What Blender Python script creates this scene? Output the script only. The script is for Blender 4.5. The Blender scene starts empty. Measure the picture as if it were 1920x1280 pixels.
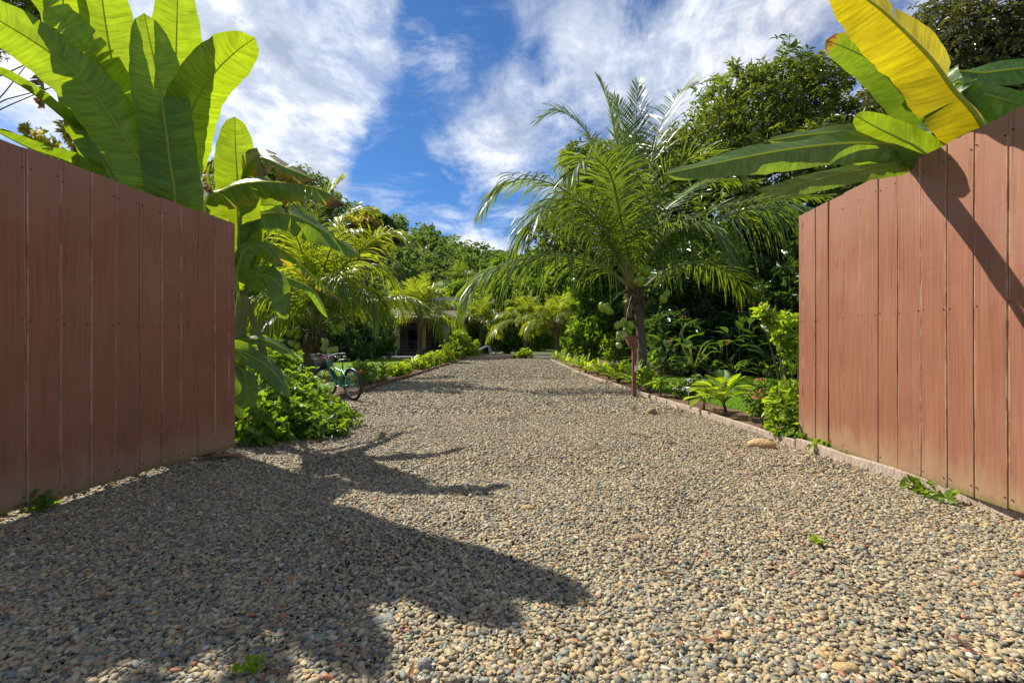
import bpy, bmesh, math, random
import numpy as np
from mathutils import Vector, Matrix

R = math.radians
rng = np.random.default_rng(7)
random.seed(7)
SC = bpy.context.scene
COL = SC.collection

# ------------------------------------------------------------------ camera
CAM_H = 1.15
cam_d = bpy.data.cameras.new('camera')
cam_d.sensor_width = 36.0
cam_d.lens = 16.875
cam_d.shift_y = 8 / 1920
cam_d.clip_start = 0.05
cam_d.clip_end = 3000
cam = bpy.data.objects.new('camera', cam_d)
cam.location = (0, 0, CAM_H)
cam.rotation_euler = (R(90), 0, 0)
COL.objects.link(cam)
SC.camera = cam

# ------------------------------------------------------------------ light and exposure
SUN_EL = 48.0
SUN_FROM = np.array([-0.77, 0.64])            # horizontal direction towards the sun
SUN_AZ = math.atan2(SUN_FROM[0], SUN_FROM[1])  # measured from +Y towards +X
sun_d = bpy.data.lights.new('sun', 'SUN')
sun_d.energy = 3.1
sun_d.angle = R(0.53)
sun_d.color = (1.0, 0.93, 0.80)
sun = bpy.data.objects.new('sun', sun_d)
to_sun = Vector((SUN_FROM[0] * math.cos(R(SUN_EL)), SUN_FROM[1] * math.cos(R(SUN_EL)), math.sin(R(SUN_EL))))
sun.rotation_euler = to_sun.to_track_quat('Z', 'Y').to_euler()
sun.location = (-20, 17, 30)
COL.objects.link(sun)
SC.view_settings.view_transform = 'Standard'
SC.view_settings.look = 'None'
SC.view_settings.exposure = 1.42
SC.view_settings.gamma = 1.0
SC.view_settings.use_curve_mapping = False
SC.render.engine = 'CYCLES'
SC.cycles.use_denoising = True
SC.cycles.max_bounces = 8
SC.cycles.diffuse_bounces = 4
SC.cycles.glossy_bounces = 3
SC.cycles.transmission_bounces = 5
SC.cycles.caustics_reflective = False
SC.cycles.caustics_refractive = False


class NT:
    """short hand for building node trees"""
    def __init__(self, tree):
        self.t = tree
        self.n = tree.nodes
        self.n.clear()

    def node(self, kind, **kw):
        nd = self.n.new(kind)
        for k, v in kw.items():
            setattr(nd, k, v)
        return nd

    def put(self, sock, v):
        if hasattr(v, 'is_linked'):
            self.t.links.new(v, sock)
        elif isinstance(v, (tuple, list)) and len(v) == 3 and sock.type == 'RGBA':
            sock.default_value = (*v, 1)
        else:
            sock.default_value = v

    def math(self, op, a, b=0.0, c=0.0, clamp=False):
        nd = self.node('ShaderNodeMath', operation=op, use_clamp=clamp)
        self.put(nd.inputs[0], a); self.put(nd.inputs[1], b)
        if op in ('MULTIPLY_ADD', 'SMOOTH_MIN', 'WRAP'):
            self.put(nd.inputs[2], c)
        return nd.outputs[0]

    def ramp(self, fac, stops, interp='LINEAR'):
        nd = self.node('ShaderNodeValToRGB')
        nd.color_ramp.interpolation = interp
        e = nd.color_ramp.elements
        while len(e) > 1:
            e.remove(e[0])
        for i, (p, c) in enumerate(stops):
            el = e[0] if i == 0 else e.new(p)
            el.position = p
            el.color = (*c, 1) if len(c) == 3 else c
        self.put(nd.inputs[0], fac)
        return nd.outputs[0]

    def mix(self, fac, a, b, mode='MIX'):
        nd = self.node('ShaderNodeMix', data_type='RGBA', blend_type=mode)
        self.put(nd.inputs[0], fac); self.put(nd.inputs[6], a); self.put(nd.inputs[7], b)
        return nd.outputs[2]

    def noise(self, vec, scale, detail=3, rough=0.55, dist=0.0):
        nd = self.node('ShaderNodeTexNoise')
        if vec is not None:
            self.put(nd.inputs['Vector'], vec)
        nd.inputs['Scale'].default_value = scale
        nd.inputs['Detail'].default_value = detail
        nd.inputs['Roughness'].default_value = rough
        nd.inputs['Distortion'].default_value = dist
        return nd.outputs[0]

    def maprange(self, v, a, b, c=0.0, d=1.0, smooth=False):
        nd = self.node('ShaderNodeMapRange', interpolation_type='SMOOTHSTEP' if smooth else 'LINEAR')
        self.put(nd.inputs[0], v)
        for i, x in enumerate((a, b, c, d)):
            nd.inputs[i + 1].default_value = x
        return nd.outputs[0]

    def attr(self, name):
        return self.node('ShaderNodeAttribute', attribute_name=name).outputs['Fac']

    def coord(self, which='Object'):
        return self.node('ShaderNodeTexCoord').outputs[which]

    def scalevec(self, vec, s):
        nd = self.node('ShaderNodeVectorMath', operation='MULTIPLY')
        self.put(nd.inputs[0], vec); nd.inputs[1].default_value = s
        return nd.outputs[0]

    def combine(self, x, y, z):
        nd = self.node('ShaderNodeCombineXYZ')
        for i, v in enumerate((x, y, z)):
            self.put(nd.inputs[i], v)
        return nd.outputs[0]

    def sep(self, vec):
        nd = self.node('ShaderNodeSeparateXYZ')
        self.put(nd.inputs[0], vec)
        return nd.outputs

    def bump(self, h, strength=0.3, dist=0.01):
        nd = self.node('ShaderNodeBump')
        nd.inputs['Strength'].default_value = strength
        nd.inputs['Distance'].default_value = dist
        self.put(nd.inputs['Height'], h)
        return nd.outputs[0]


# ------------------------------------------------------------------ sky
def px_dir(px, py):
    v = np.array([(px - 960) / 900, 1.0, (648 - py) / 900])
    return v / np.linalg.norm(v)


def build_sky():
    w = bpy.data.worlds.new('World')
    SC.world = w
    w.use_nodes = True
    n = NT(w.node_tree)
    out = n.node('ShaderNodeOutputWorld')
    sky = n.node('ShaderNodeTexSky', sky_type='NISHITA')
    sky.sun_disc = False
    sky.sun_elevation = R(SUN_EL)
    sky.sun_rotation = SUN_AZ
    sky.altitude = 0
    sky.air_density = 0.75
    sky.dust_density = 0.15
    sky.ozone_density = 5.0
    bg = n.node('ShaderNodeBackground')
    bg.inputs[1].default_value = 0.058
    n.put(bg.inputs[0], n.mix(1.0, sky.outputs[0], (0.42, 0.68, 0.86), 'MULTIPLY'))
    d = n.coord('Generated')
    x, y, z = n.sep(d)
    zz = n.math('ADD', n.math('MAXIMUM', z, 0.0), 0.22)
    q = n.combine(n.math('DIVIDE', x, zz), n.math('DIVIDE', y, zz), 0.3)
    n1 = n.noise(q, 1.35, 9, 0.60, 0.55)
    n2 = n.noise(n.scalevec(q, (1.0, 0.55, 1.0)), 3.6, 8, 0.62, 0.8)
    blobs = [(560, 140, 240, .22), (430, 70, 200, .20), (590, 280, 110, .26), (90, 160, 300, .25), (900, 235, 140, .22),
             (950, 305, 90, .20), (1130, 120, 150, .20), (1340, 60, 240, .16), (1260, 200, 150, .10), (860, 462, 130, .26), (1640, 40, 200, .08),
             (300, 330, 200, .2), (860, 60, 130, -.55), (735, 345, 100, -.5), (1000, 30, 80, -.15), (955, 405, 70, -.40), (800, 390, 70, -.45), (1080, 40, 90, .12), (900, 480, 90, .25),
             (800, 190, 90, -.42), (740, 240, 60, -.25), (1230, 10, 80, -.25), (1010, 120, 50, -.2), (850, 385, 100, -.3)]
    bias = None
    for (bx, by, br, amp) in blobs:
        c = px_dir(bx, by)
        e = px_dir(bx + br, by)
        cosr = float(np.dot(c, e))
        dt = n.node('ShaderNodeVectorMath', operation='DOT_PRODUCT')
        n.put(dt.inputs[0], d); dt.inputs[1].default_value = tuple(c)
        m = n.maprange(dt.outputs['Value'], cosr, 1.0, 0.0, amp)
        bias = m if bias is None else n.math('ADD', bias, m)
    puff0 = n.noise(n.scalevec(q, (1.0, 0.7, 1.0)), 9.0, 6, 0.7, 0.5)
    f = n.math('ADD', n.math('MULTIPLY', n1, 1.0), n.math('MULTIPLY', n2, 0.42))
    f = n.math('ADD', n.math('ADD', f, 0.17), n.math('MULTIPLY', bias, 0.8))
    mask = n.maprange(n.math('ADD', f, n.math('MULTIPLY', n.math('SUBTRACT', puff0, 0.5), 0.55)), 0.70, 1.22, 0.0, 0.98, True)
    wisp = n.noise(n.scalevec(q, (1.0, 1.25, 1.0)), 2.6, 10, 0.66, 0.5)
    mask = n.math('MAXIMUM', mask, n.maprange(wisp, 0.46, 0.78, 0.0, 0.70, True))
    low = n.maprange(z, -0.02, 0.10, 0.35, 0.0)
    mask = n.math('MAXIMUM', mask, low)
    thick = n.noise(n.scalevec(q, (1.0, 0.8, 1.0)), 1.7, 9, 0.62, 0.9)
    puff = n.noise(q, 6.5, 6, 0.65, 0.4)
    shade = n.math('ADD', n.math('MULTIPLY', thick, 0.85), n.math('MULTIPLY', puff, 0.35))
    shade = n.math('ADD', shade, n.math('MULTIPLY', n.math('SUBTRACT', f, 1.0), 0.16))
    ccol = n.ramp(shade, [(0.50, (1.0, 0.99, 0.975)), (0.58, (0.86, 0.885, 0.935)), (0.645, (0.58, 0.64, 0.75)), (0.75, (0.36, 0.43, 0.56))])
    cb = n.node('ShaderNodeBackground')
    n.put(cb.inputs[0], ccol)
    cb.inputs[1].default_value = 0.47
    mx = n.node('ShaderNodeMixShader')
    n.put(mx.inputs[0], mask)
    n.t.links.new(bg.outputs[0], mx.inputs[1])
    n.t.links.new(cb.outputs[0], mx.inputs[2])
    n.t.links.new(mx.outputs[0], out.inputs[0])


build_sky()

# ------------------------------------------------------------------ helpers
F = 900.0


def P(px, py, D):
    return np.array([(px - 960) / F * D, D, CAM_H + (648 - py) / F * D])


def G(px, py, z=0.0):
    D = (CAM_H - z) * F / (py - 648)
    return np.array([(px - 960) / F * D, D, z])


def nrm(v):
    v = np.asarray(v, float)
    return v / np.maximum(np.linalg.norm(v, axis=-1, keepdims=True), 1e-9)


ROOT = {}


class MB:
    """collects geometry for ONE mesh object"""
    def __init__(self):
        self.v = []; self.f = []; self.n = 0; self.a = {}

    def add(self, v, faces, **at):
        v = np.asarray(v, float).reshape(-1, 3)
        if not isinstance(faces, list):
            faces = [faces]
        for f in faces:
            f = np.asarray(f, int)
            if f.size:
                self.f.append(f + self.n)
        for k, x in at.items():
            self.a.setdefault(k, []).append((self.n, np.broadcast_to(np.asarray(x, float), (len(v),)).copy()))
        self.v.append(v)
        self.n += len(v)

    def box(self, lo, hi, M=None, **at):
        lo = np.asarray(lo, float); hi = np.asarray(hi, float)
        v = np.array([[x, y, z] for x in (lo[0], hi[0]) for y in (lo[1], hi[1]) for z in (lo[2], hi[2])])
        if M is not None:
            v = v @ M[0].T + M[1]
        self.add(v, np.array([[0, 1, 3, 2], [4, 6, 7, 5], [0, 4, 5, 1], [2, 3, 7, 6], [0, 2, 6, 4], [1, 5, 7, 3]]), **at)

    def bar(self, a, b, r, k=8, **at):
        self.tube(np.array([a, b]), r, k, **at)

    def tube(self, path, r, k=8, cap=True, **at):
        path = np.asarray(path, float)
        m = len(path)
        r = np.broadcast_to(np.asarray(r, float), (m,))
        T = nrm(np.gradient(path, axis=0))
        ref = np.array([0, 0, 1.0]) if abs(T[0][2]) < 0.9 else np.array([1.0, 0, 0])
        s = nrm(np.cross(T[0], ref))
        rings = []
        ang = np.arange(k) / k * 2 * np.pi
        for i in range(m):
            s = nrm(s - T[i] * np.dot(s, T[i]))
            b = np.cross(T[i], s)
            rings.append(path[i] + r[i] * (np.cos(ang)[:, None] * s + np.sin(ang)[:, None] * b))
        v = np.concatenate(rings)
        i = np.arange(m - 1)[:, None] * k; j = np.arange(k)[None, :]; j2 = (j + 1) % k
        q = np.stack([i + j, i + j2, i + k + j2, i + k + j], -1).reshape(-1, 4)
        fs = [q]
        if cap:
            v = np.concatenate([v, path[:1], path[-1:]])
            c0, c1 = m * k, m * k + 1
            jj = np.arange(k); jn = (jj + 1) % k
            fs.append(np.stack([jn, jj, np.full(k, c0)], -1))
            fs.append(np.stack([(m - 1) * k + jj, (m - 1) * k + jn, np.full(k, c1)], -1))
        self.add(v, fs, **at)

    def lathe(self, prof, c, k=16, squash=1.0, M=None, **at):
        """prof: (radius, z) list, round about z at c"""
        prof = np.asarray(prof, float)
        ang = np.arange(k) / k * 2 * np.pi
        v = np.stack([prof[:, 0][:, None] * np.cos(ang), prof[:, 0][:, None] * np.sin(ang) * squash,
                      np.repeat(prof[:, 1][:, None], k, 1)], -1).reshape(-1, 3)
        if M is not None:
            v = v @ M.T
        v = v + np.asarray(c)
        m = len(prof)
        i = np.arange(m - 1)[:, None] * k; j = np.arange(k)[None, :]; j2 = (j + 1) % k
        q = np.stack([i + j, i + j2, i + k + j2, i + k + j], -1).reshape(-1, 4)
        self.add(v, q, **at)

    def build(self, name, mat, parent=None, smooth=True, kind=None, label=None):
        v = np.concatenate(self.v) if self.v else np.zeros((0, 3))
        base = ROOT.get(parent.name) if parent is not None else None
        if base is not None:
            v = v - base
        me = bpy.data.meshes.new(name)
        me.vertices.add(len(v))
        me.vertices.foreach_set('co', v.astype(np.float32).ravel())
        li = np.concatenate([f.ravel() for f in self.f])
        sizes = np.concatenate([np.full(len(f), f.shape[1]) for f in self.f])
        me.loops.add(len(li))
        me.loops.foreach_set('vertex_index', li.astype(np.int32))
        me.polygons.add(len(sizes))
        st = np.concatenate([[0], np.cumsum(sizes)[:-1]])
        me.polygons.foreach_set('loop_start', st.astype(np.int32))
        me.polygons.foreach_set('use_smooth', np.full(len(sizes), bool(smooth)))
        me.update(calc_edges=True)
        for k, lst in self.a.items():
            arr = np.zeros(len(v), np.float32)
            for s, x in lst:
                arr[s:s + len(x)] = x
            at = me.attributes.new(k, 'FLOAT', 'POINT')
            at.data.foreach_set('value', arr)
        if mat is not None:
            me.materials.append(mat)
        o = bpy.data.objects.new(name, me)
        COL.objects.link(o)
        if parent is not None:
            o.parent = parent
            if base is not None:
                ROOT[o.name] = base
        if kind:
            o['kind'] = kind
        if label:
            o['label'] = label
        return o


def thing(name, label, cat, loc=(0, 0, 0), group=None):
    o = bpy.data.objects.new(name, None)
    o.empty_display_size = 0.2
    COL.objects.link(o)
    o.location = tuple(float(x) for x in loc)
    ROOT[o.name] = np.asarray(loc, float)
    o['label'] = label; o['category'] = cat
    if group:
        o['group'] = group
    return o


def tag(o, label, cat, group=None):
    o['label'] = label; o['category'] = cat
    if group:
        o['group'] = group
    return o


def copy_tree(o, parent=None):
    c = o.copy()
    COL.objects.link(c)
    if parent is not None:
        c.parent = parent
    for ch in list(o.children):
        copy_tree(ch, c)
    return c


def catmull(pts, n):
    pts = np.asarray(pts, float)
    p = np.concatenate([[2 * pts[0] - pts[1]], pts, [2 * pts[-1] - pts[-2]]])
    seg = np.linalg.norm(np.diff(pts, axis=0), axis=1)
    cum = np.concatenate([[0], np.cumsum(seg)])
    out = []
    for s in np.linspace(0, cum[-1], n):
        i = min(np.searchsorted(cum, s, 'right') - 1, len(pts) - 2)
        t = (s - cum[i]) / max(seg[i], 1e-9)
        a, b, c, d = p[i], p[i + 1], p[i + 2], p[i + 3]
        out.append(0.5 * ((2 * b) + (-a + c) * t + (2 * a - 5 * b + 4 * c - d) * t * t + (-a + 3 * b - 3 * c + d) * t ** 3))
    return np.array(out)


# ------------------------------------------------------------------ materials
def new_mat(name):
    m = bpy.data.materials.new(name)
    m.use_nodes = True
    n = NT(m.node_tree)
    n.out = n.node('ShaderNodeOutputMaterial')
    return m, n


def principled(n, col, rough=0.6, metal=0.0, spec=0.5, normal=None):
    b = n.node('ShaderNodeBsdfPrincipled')
    n.put(b.inputs['Base Color'], col)
    n.put(b.inputs['Roughness'], rough)
    b.inputs['Metallic'].default_value = metal
    b.inputs['Specular IOR Level'].default_value = spec
    if normal is not None:
        n.put(b.inputs['Normal'], normal)
    return b.outputs[0]


def simple(name, col, rough=0.6, metal=0.0, spec=0.5, var=0.25, scale=8.0, bump=0.0):
    m, n = new_mat(name)
    no = n.noise(n.coord('Object'), scale, 4)
    dark = tuple(c * (1 - var) for c in col); light = tuple(min(1, c * (1 + var)) for c in col)
    c = n.ramp(no, [(0.3, dark), (0.7, light)])
    nm = n.bump(no, bump, 0.02) if bump else None
    n.t.links.new(principled(n, c, rough, metal, spec, nm), n.out.inputs[0])
    return m


def leaf_mat(name, lo, mid, hi, trans, tfac=0.35, rough=0.42, spec=0.45):
    """leaf with light coming through; the per-leaf 'tint' picks its green"""
    m, n = new_mat(name)
    t = n.attr('tint')
    c = n.ramp(t, [(0.0, lo), (0.5, mid), (1.0, hi)])
    p = principled(n, c, rough, 0, spec)
    tr = n.node('ShaderNodeBsdfTranslucent')
    n.put(tr.inputs[0], n.mix(0.65, c, trans))
    n.put(tr.inputs[0], n.ramp(t, [(0.0, tuple(x * .55 for x in trans)), (0.5, trans), (1.0, tuple(min(.9, x * 1.35) for x in trans))]))
    mx = n.node('ShaderNodeMixShader')
    mx.inputs[0].default_value = tfac
    n.t.links.new(p, mx.inputs[1]); n.t.links.new(tr.outputs[0], mx.inputs[2])
    n.t.links.new(mx.outputs[0], n.out.inputs[0])
    return m


def banana_mat(name, lo, hi, trans, tfac=0.5):
    m, n = new_mat(name)
    lu = n.attr('lu'); lv = n.attr('lv'); dry = n.attr('dry')
    au = n.math('ABSOLUTE', lu)
    ob = n.node('ShaderNodeObjectInfo').outputs['Random']
    # side veins sweep a little towards the tip
    vv = n.math('SUBTRACT', lv, n.math('MULTIPLY', n.math('POWER', au, 1.6), 0.05))
    fine = n.noise(n.combine(n.math('MULTIPLY', vv, 48.0), n.math('MULTIPLY', lu, 1.1), ob), 1.0, 2, 0.6)
    band = n.noise(n.combine(n.math('MULTIPLY', vv, 14.0), n.math('MULTIPLY', lu, 0.8), ob), 1.0, 3, 0.6)
    vein = n.math('ADD', n.math('MULTIPLY', fine, 0.55), n.math('MULTIPLY', band, 0.45))
    c = n.ramp(vein, [(0.36, tuple(x * .8 for x in lo)), (0.62, tuple(x * 1.1 for x in hi))])
    tc = n.ramp(vein, [(0.36, tuple(x * 0.55 for x in trans)), (0.62, trans)])
    blot = n.noise(n.combine(n.math('MULTIPLY', lv, 3.0), n.math('MULTIPLY', lu, 1.5), ob), 1.0, 4, 0.6)
    tc = n.mix(n.maprange(blot, 0.45, 0.7, 0.0, 0.4), tc, tuple(x * .5 for x in trans))
    c = n.mix(n.maprange(blot, 0.45, 0.7, 0.0, 0.4), c, tuple(x * .7 for x in lo))
    dn = n.noise(n.combine(n.math('MULTIPLY', vv, 30.0), n.math('MULTIPLY', lu, 4.0), ob), 1.0, 4, 0.7)
    dmask = n.maprange(n.math('ADD', dry, n.math('MULTIPLY', n.math('SUBTRACT', dn, 0.5), 0.9)), 0.42, 0.66, 0, 1, True)
    edge = n.maprange(n.math('ADD', dry, n.math('MULTIPLY', n.math('SUBTRACT', dn, 0.5), 0.9)), 0.25, 0.45, 0, 1, True)
    c = n.mix(n.math('MULTIPLY', edge, 0.75), c, (0.40, 0.26, 0.02))
    tc = n.mix(n.math('MULTIPLY', edge, 0.75), tc, (0.60, 0.34, 0.02))
    c = n.mix(dmask, c, n.ramp(fine, [(0.3, (0.07, 0.035, 0.02)), (0.7, (0.20, 0.11, 0.06))]))
    tc = n.mix(dmask, tc, (0.16, 0.06, 0.02))
    spots = n.noise(n.combine(n.math('MULTIPLY', lv, 40.0), n.math('MULTIPLY', lu, 9.0), ob), 1.0, 1, 0.5)
    c = n.mix(n.maprange(spots, 0.79, 0.82), c, (0.10, 0.05, 0.02))
    nm = n.bump(n.math('ADD', fine, n.math('MULTIPLY', band, 1.5)), 0.6, 0.010)
    p = principled(n, c, 0.38, 0, 0.5, nm)
    tr = n.node('ShaderNodeBsdfTranslucent')
    n.put(tr.inputs[0], tc)
    mx = n.node('ShaderNodeMixShader')
    mx.inputs[0].default_value = tfac
    n.t.links.new(p, mx.inputs[1]); n.t.links.new(tr.outputs[0], mx.inputs[2])
    n.t.links.new(mx.outputs[0], n.out.inputs[0])
    return m


def paint_mat(name, base, pale):
    """brown paint on rough sawn boards: grain, knocks, dirt splashed up from the ground"""
    m, n = new_mat(name)
    co = n.coord('Object')
    x, y, z = n.sep(co)
    ob = n.node('ShaderNodeObjectInfo').outputs['Random']
    v = n.combine(n.math('MULTIPLY', x, 60.0), n.math('ADD', n.math('MULTIPLY', y, 60.0), n.math('MULTIPLY', ob, 50.0)), n.math('MULTIPLY', z, 1.6))
    grain = n.noise(v, 1.0, 5, 0.6, 0.6)
    big = n.noise(co, 1.3, 4, 0.6)
    spk = n.noise(co, 34.0, 2, 0.5)
    c = n.ramp(grain, [(0.28, tuple(b * 0.62 for b in base)), (0.55, base), (0.8, tuple(b * 1.22 for b in base))])
    c = n.mix(n.math('MULTIPLY', ob, 0.22), c, tuple(b * 0.72 for b in base))
    c = n.mix(n.maprange(big, 0.35, 0.7, 0.0, 0.28), c, pale)
    fade = n.math('ADD', z, n.math('MULTIPLY', n.math('SUBTRACT', big, 0.5), 1.6))
    c = n.mix(n.maprange(fade, 1.3, 2.6, 0.0, 0.45, True), c, (0.35, 0.185, 0.125))
    kn = n.noise(n.combine(n.math('MULTIPLY', x, 9.0), n.math('MULTIPLY', y, 9.0), n.math('ADD', n.math('MULTIPLY', z, 3.0), n.math('MULTIPLY', ob, 9.0))), 1.0, 2, 0.5)
    c = n.mix(n.maprange(kn, 0.70, 0.80, 0.0, 0.5), c, tuple(b * 0.45 for b in base))
    c = n.mix(n.math('MULTIPLY', n.attr('worn'), n.maprange(n.noise(n.combine(n.math('MULTIPLY', x, 30.0), n.math('MULTIPLY', y, 30.0), n.math('MULTIPLY', z, 5.0)), 1.0, 3, 0.7), 0.42, 0.58)), c, (0.50, 0.33, 0.22))  # pale edge lines: light caught by the chamfers, put into the paint colour
    # pale dust on the lower boards
    low = n.math('ADD', z, n.math('MULTIPLY', n.math('SUBTRACT', n.noise(n.combine(n.math('MULTIPLY', x, 7.0), n.math('MULTIPLY', y, 7.0), n.math('MULTIPLY', z, 2.0)), 1.0, 5, 0.7), 0.5), 0.7))
    c = n.mix(n.maprange(low, 0.0, 0.36, 0.68, 0.0, True), c, (0.34, 0.235, 0.14))
    moss = n.maprange(n.math('ADD', z, n.math('MULTIPLY', n.math('SUBTRACT', spk, 0.5), 0.12)), 0.0, 0.055, 0.6, 0.0)
    c = n.mix(moss, c, (0.11, 0.12, 0.03))
    sp = n.noise(n.scalevec(co, (1.0, 1.0, 1.4)), 30.0, 1, 0.4)
    c = n.mix(n.math('MULTIPLY', n.maprange(sp, 0.80, 0.83), 0.6), c, (0.44, 0.32, 0.25))
    # rain stains running down from the top
    st = n.noise(n.combine(n.math('MULTIPLY', x, 26.0), n.math('MULTIPLY', y, 26.0), n.math('MULTIPLY', z, 0.5)), 1.0, 3, 0.7)
    stm = n.math('MULTIPLY', n.maprange(st, 0.58, 0.72), n.maprange(z, 2.05, 2.6, 0.0, 0.75))
    c = n.mix(stm, c, (0.045, 0.022, 0.03))
    h = n.math('ADD', grain, n.math('MULTIPLY', spk, 0.6))
    nm = n.bump(h, 0.30, 0.004)
    n.t.links.new(principled(n, c, n.maprange(grain, 0.3, 0.7, 0.42, 0.62), 0, 0.4, nm), n.out.inputs[0])
    return m


def pebble_mat():
    m, n = new_mat('pebble')
    ob = n.node('ShaderNodeObjectInfo').outputs['Random']
    c = n.ramp(ob, [(0.0, (0.098, 0.090, 0.072)), (0.11, (0.260, 0.215, 0.131)), (0.21, (0.364, 0.285, 0.158)), (0.31, (0.168, 0.165, 0.129)), (0.39, (0.423, 0.341, 0.200)),
                    (0.48, (0.288, 0.230, 0.134)), (0.57, (0.151, 0.170, 0.151)), (0.63, (0.417, 0.291, 0.125)), (0.70, (0.213, 0.181, 0.127)), (0.76, (0.434, 0.360, 0.219)),
                    (0.83, (0.312, 0.193, 0.092)), (0.865, (0.202, 0.247, 0.189)), (0.91, (0.337, 0.271, 0.174)), (0.965, (0.529, 0.482, 0.383)),
                    (0.988, (0.371, 0.140, 0.070))], 'CONSTANT')
    co = n.coord('Object')
    a = n.noise(co, 90.0, 3, 0.6)
    b = n.noise(co, 600.0, 2, 0.6)
    c = n.mix(n.maprange(a, 0.4, 0.75, 0.0, 0.22), c, (0.45, 0.37, 0.26))
    c = n.mix(n.maprange(b, 0.5, 0.75, 0.0, 0.4), c, (0.09, 0.08, 0.065))
    nm = n.bump(n.math('ADD', a, n.math('MULTIPLY', b, .4)), 0.25, 0.004)
    n.t.links.new(principled(n, c, 0.62, 0, 0.35, nm), n.out.inputs[0])
    return m


def ground_mat(name, cols, scale, scale2=None, rough=0.9, bump=0.6, dist=0.02):
    m, n = new_mat(name)
    co = n.coord('Object')
    a = n.noise(co, scale, 6, 0.65)
    b = n.noise(co, scale2 or scale * 7, 4, 0.65)
    f = n.math('ADD', n.math('MULTIPLY', a, 0.5), n.math('MULTIPLY', b, 0.5))
    k = len(cols)
    c = n.ramp(f, [(0.32 + 0.36 * i / (k - 1), cc) for i, cc in enumerate(cols)])
    n.t.links.new(principled(n, c, rough, 0, 0.2, n.bump(f, bump, dist)), n.out.inputs[0])
    return m


def gravel_ground_mat():
    m, n = new_mat('gravel_bed')
    co = n.coord('Object')
    vo = n.node('ShaderNodeTexVoronoi')
    n.put(vo.inputs['Vector'], co)
    vo.inputs['Scale'].default_value = 60
    x = n.sep(vo.outputs['Color'])[0]
    c = n.ramp(x, [(0.0, (0.12, 0.115, 0.10)), (0.25, (0.26, 0.23, 0.17)), (0.5, (0.19, 0.18, 0.15)), (0.7, (0.34, 0.29, 0.20)), (0.9, (0.30, 0.20, 0.11))], 'CONSTANT')
    c = n.mix(n.maprange(vo.outputs['Distance'], 0.35, 0.75), c, (0.07, 0.055, 0.04))
    h = n.math('SUBTRACT', 1.0, vo.outputs['Distance'])
    n.t.links.new(principled(n, c, 0.8, 0, 0.25, n.bump(h, 0.9, 0.02)), n.out.inputs[0])
    return m


def bark_mat(name, a, b, ring=0.0, scale=14):
    m, n = new_mat(name)
    co = n.coord('Object')
    x, y, z = n.sep(co)
    no = n.noise(n.combine(n.math('MULTIPLY', x, scale), n.math('MULTIPLY', y, scale), n.math('MULTIPLY', z, scale * (2.2 if ring else .35))), 1.0, 5, 0.65, 0.4)
    c = n.ramp(no, [(0.3, a), (0.7, b)])
    li = n.noise(co, 5.0, 3, 0.6)
    c = n.mix(n.maprange(li, 0.56, 0.68, 0, 0.5), c, (0.22, 0.23, 0.17))
    n.t.links.new(principled(n, c, 0.85, 0, 0.2, n.bump(no, 0.8, 0.03)), n.out.inputs[0])
    return m


M = {}
M['banana'] = banana_mat('banana_leaf', (0.050, 0.120, 0.014), (0.095, 0.210, 0.022), (0.43, 0.58, 0.012), 0.55)
M['banana_dark'] = banana_mat('banana_leaf_thick', (0.045, 0.110, 0.024), (0.085, 0.190, 0.040), (0.38, 0.56, 0.015), 0.45)
M['banana_yellow'] = banana_mat('banana_leaf_yellowing', (0.20, 0.20, 0.012), (0.34, 0.30, 0.014), (0.72, 0.58, 0.008), 0.52)
M['midrib'] = leaf_mat('leaf_midrib', (0.26, 0.34, 0.06), (0.32, 0.38, 0.07), (0.38, 0.42, 0.09), (0.70, 0.75, 0.10), 0.55, 0.45)
M['pseudostem'] = bark_mat('banana_stem', (0.10, 0.13, 0.04), (0.20, 0.20, 0.07), 0, 9)
M['palm'] = leaf_mat('palm_leaflet', (0.050, 0.100, 0.024), (0.085, 0.160, 0.032), (0.24, 0.27, 0.05), (0.30, 0.42, 0.02), 0.36, 0.40, 0.6)
M['palm_light'] = leaf_mat('palm_leaflet_light', (0.06, 0.12, 0.015), (0.12, 0.20, 0.020), (0.30, 0.30, 0.03), (0.46, 0.54, 0.02), 0.42, 0.38, 0.5)
M['rachis'] = leaf_mat('palm_rachis', (0.16, 0.17, 0.06), (0.24, 0.22, 0.08), (0.34, 0.28, 0.10), (0.30, 0.30, 0.06), 0.1, 0.45)
M['palm_trunk'] = bark_mat('palm_bark', (0.065, 0.042, 0.027), (0.21, 0.15, 0.10), 1, 12)
M['fibre'] = bark_mat('palm_fibre', (0.07, 0.035, 0.018), (0.24, 0.14, 0.07), 0, 40)
M['coconut'] = simple('coconut_husk', (0.30, 0.38, 0.035), 0.42, 0, 0.5, 0.3, 9)
M['coconut_pale'] = simple('coconut_husk_pale', (0.36, 0.40, 0.08), 0.45, 0, 0.5, 0.25, 9)
M['mango'] = leaf_mat('mango_leaf', (0.035, 0.055, 0.014), (0.075, 0.110, 0.018), (0.22, 0.25, 0.035), (0.30, 0.40, 0.015), 0.30, 0.32, 0.7)
M['mango_old'] = leaf_mat('mango_leaf_old', (0.035, 0.050, 0.018), (0.075, 0.085, 0.030), (0.20, 0.16, 0.05), (0.20, 0.22, 0.03), 0.25, 0.36, 0.6)
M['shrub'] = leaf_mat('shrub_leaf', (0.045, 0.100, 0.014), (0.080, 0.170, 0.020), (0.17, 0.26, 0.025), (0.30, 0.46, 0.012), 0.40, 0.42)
M['shrub_bright'] = leaf_mat('bright_shrub_leaf', (0.07, 0.15, 0.015), (0.13, 0.24, 0.018), (0.28, 0.34, 0.02), (0.48, 0.62, 0.015), 0.45, 0.42)
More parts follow.
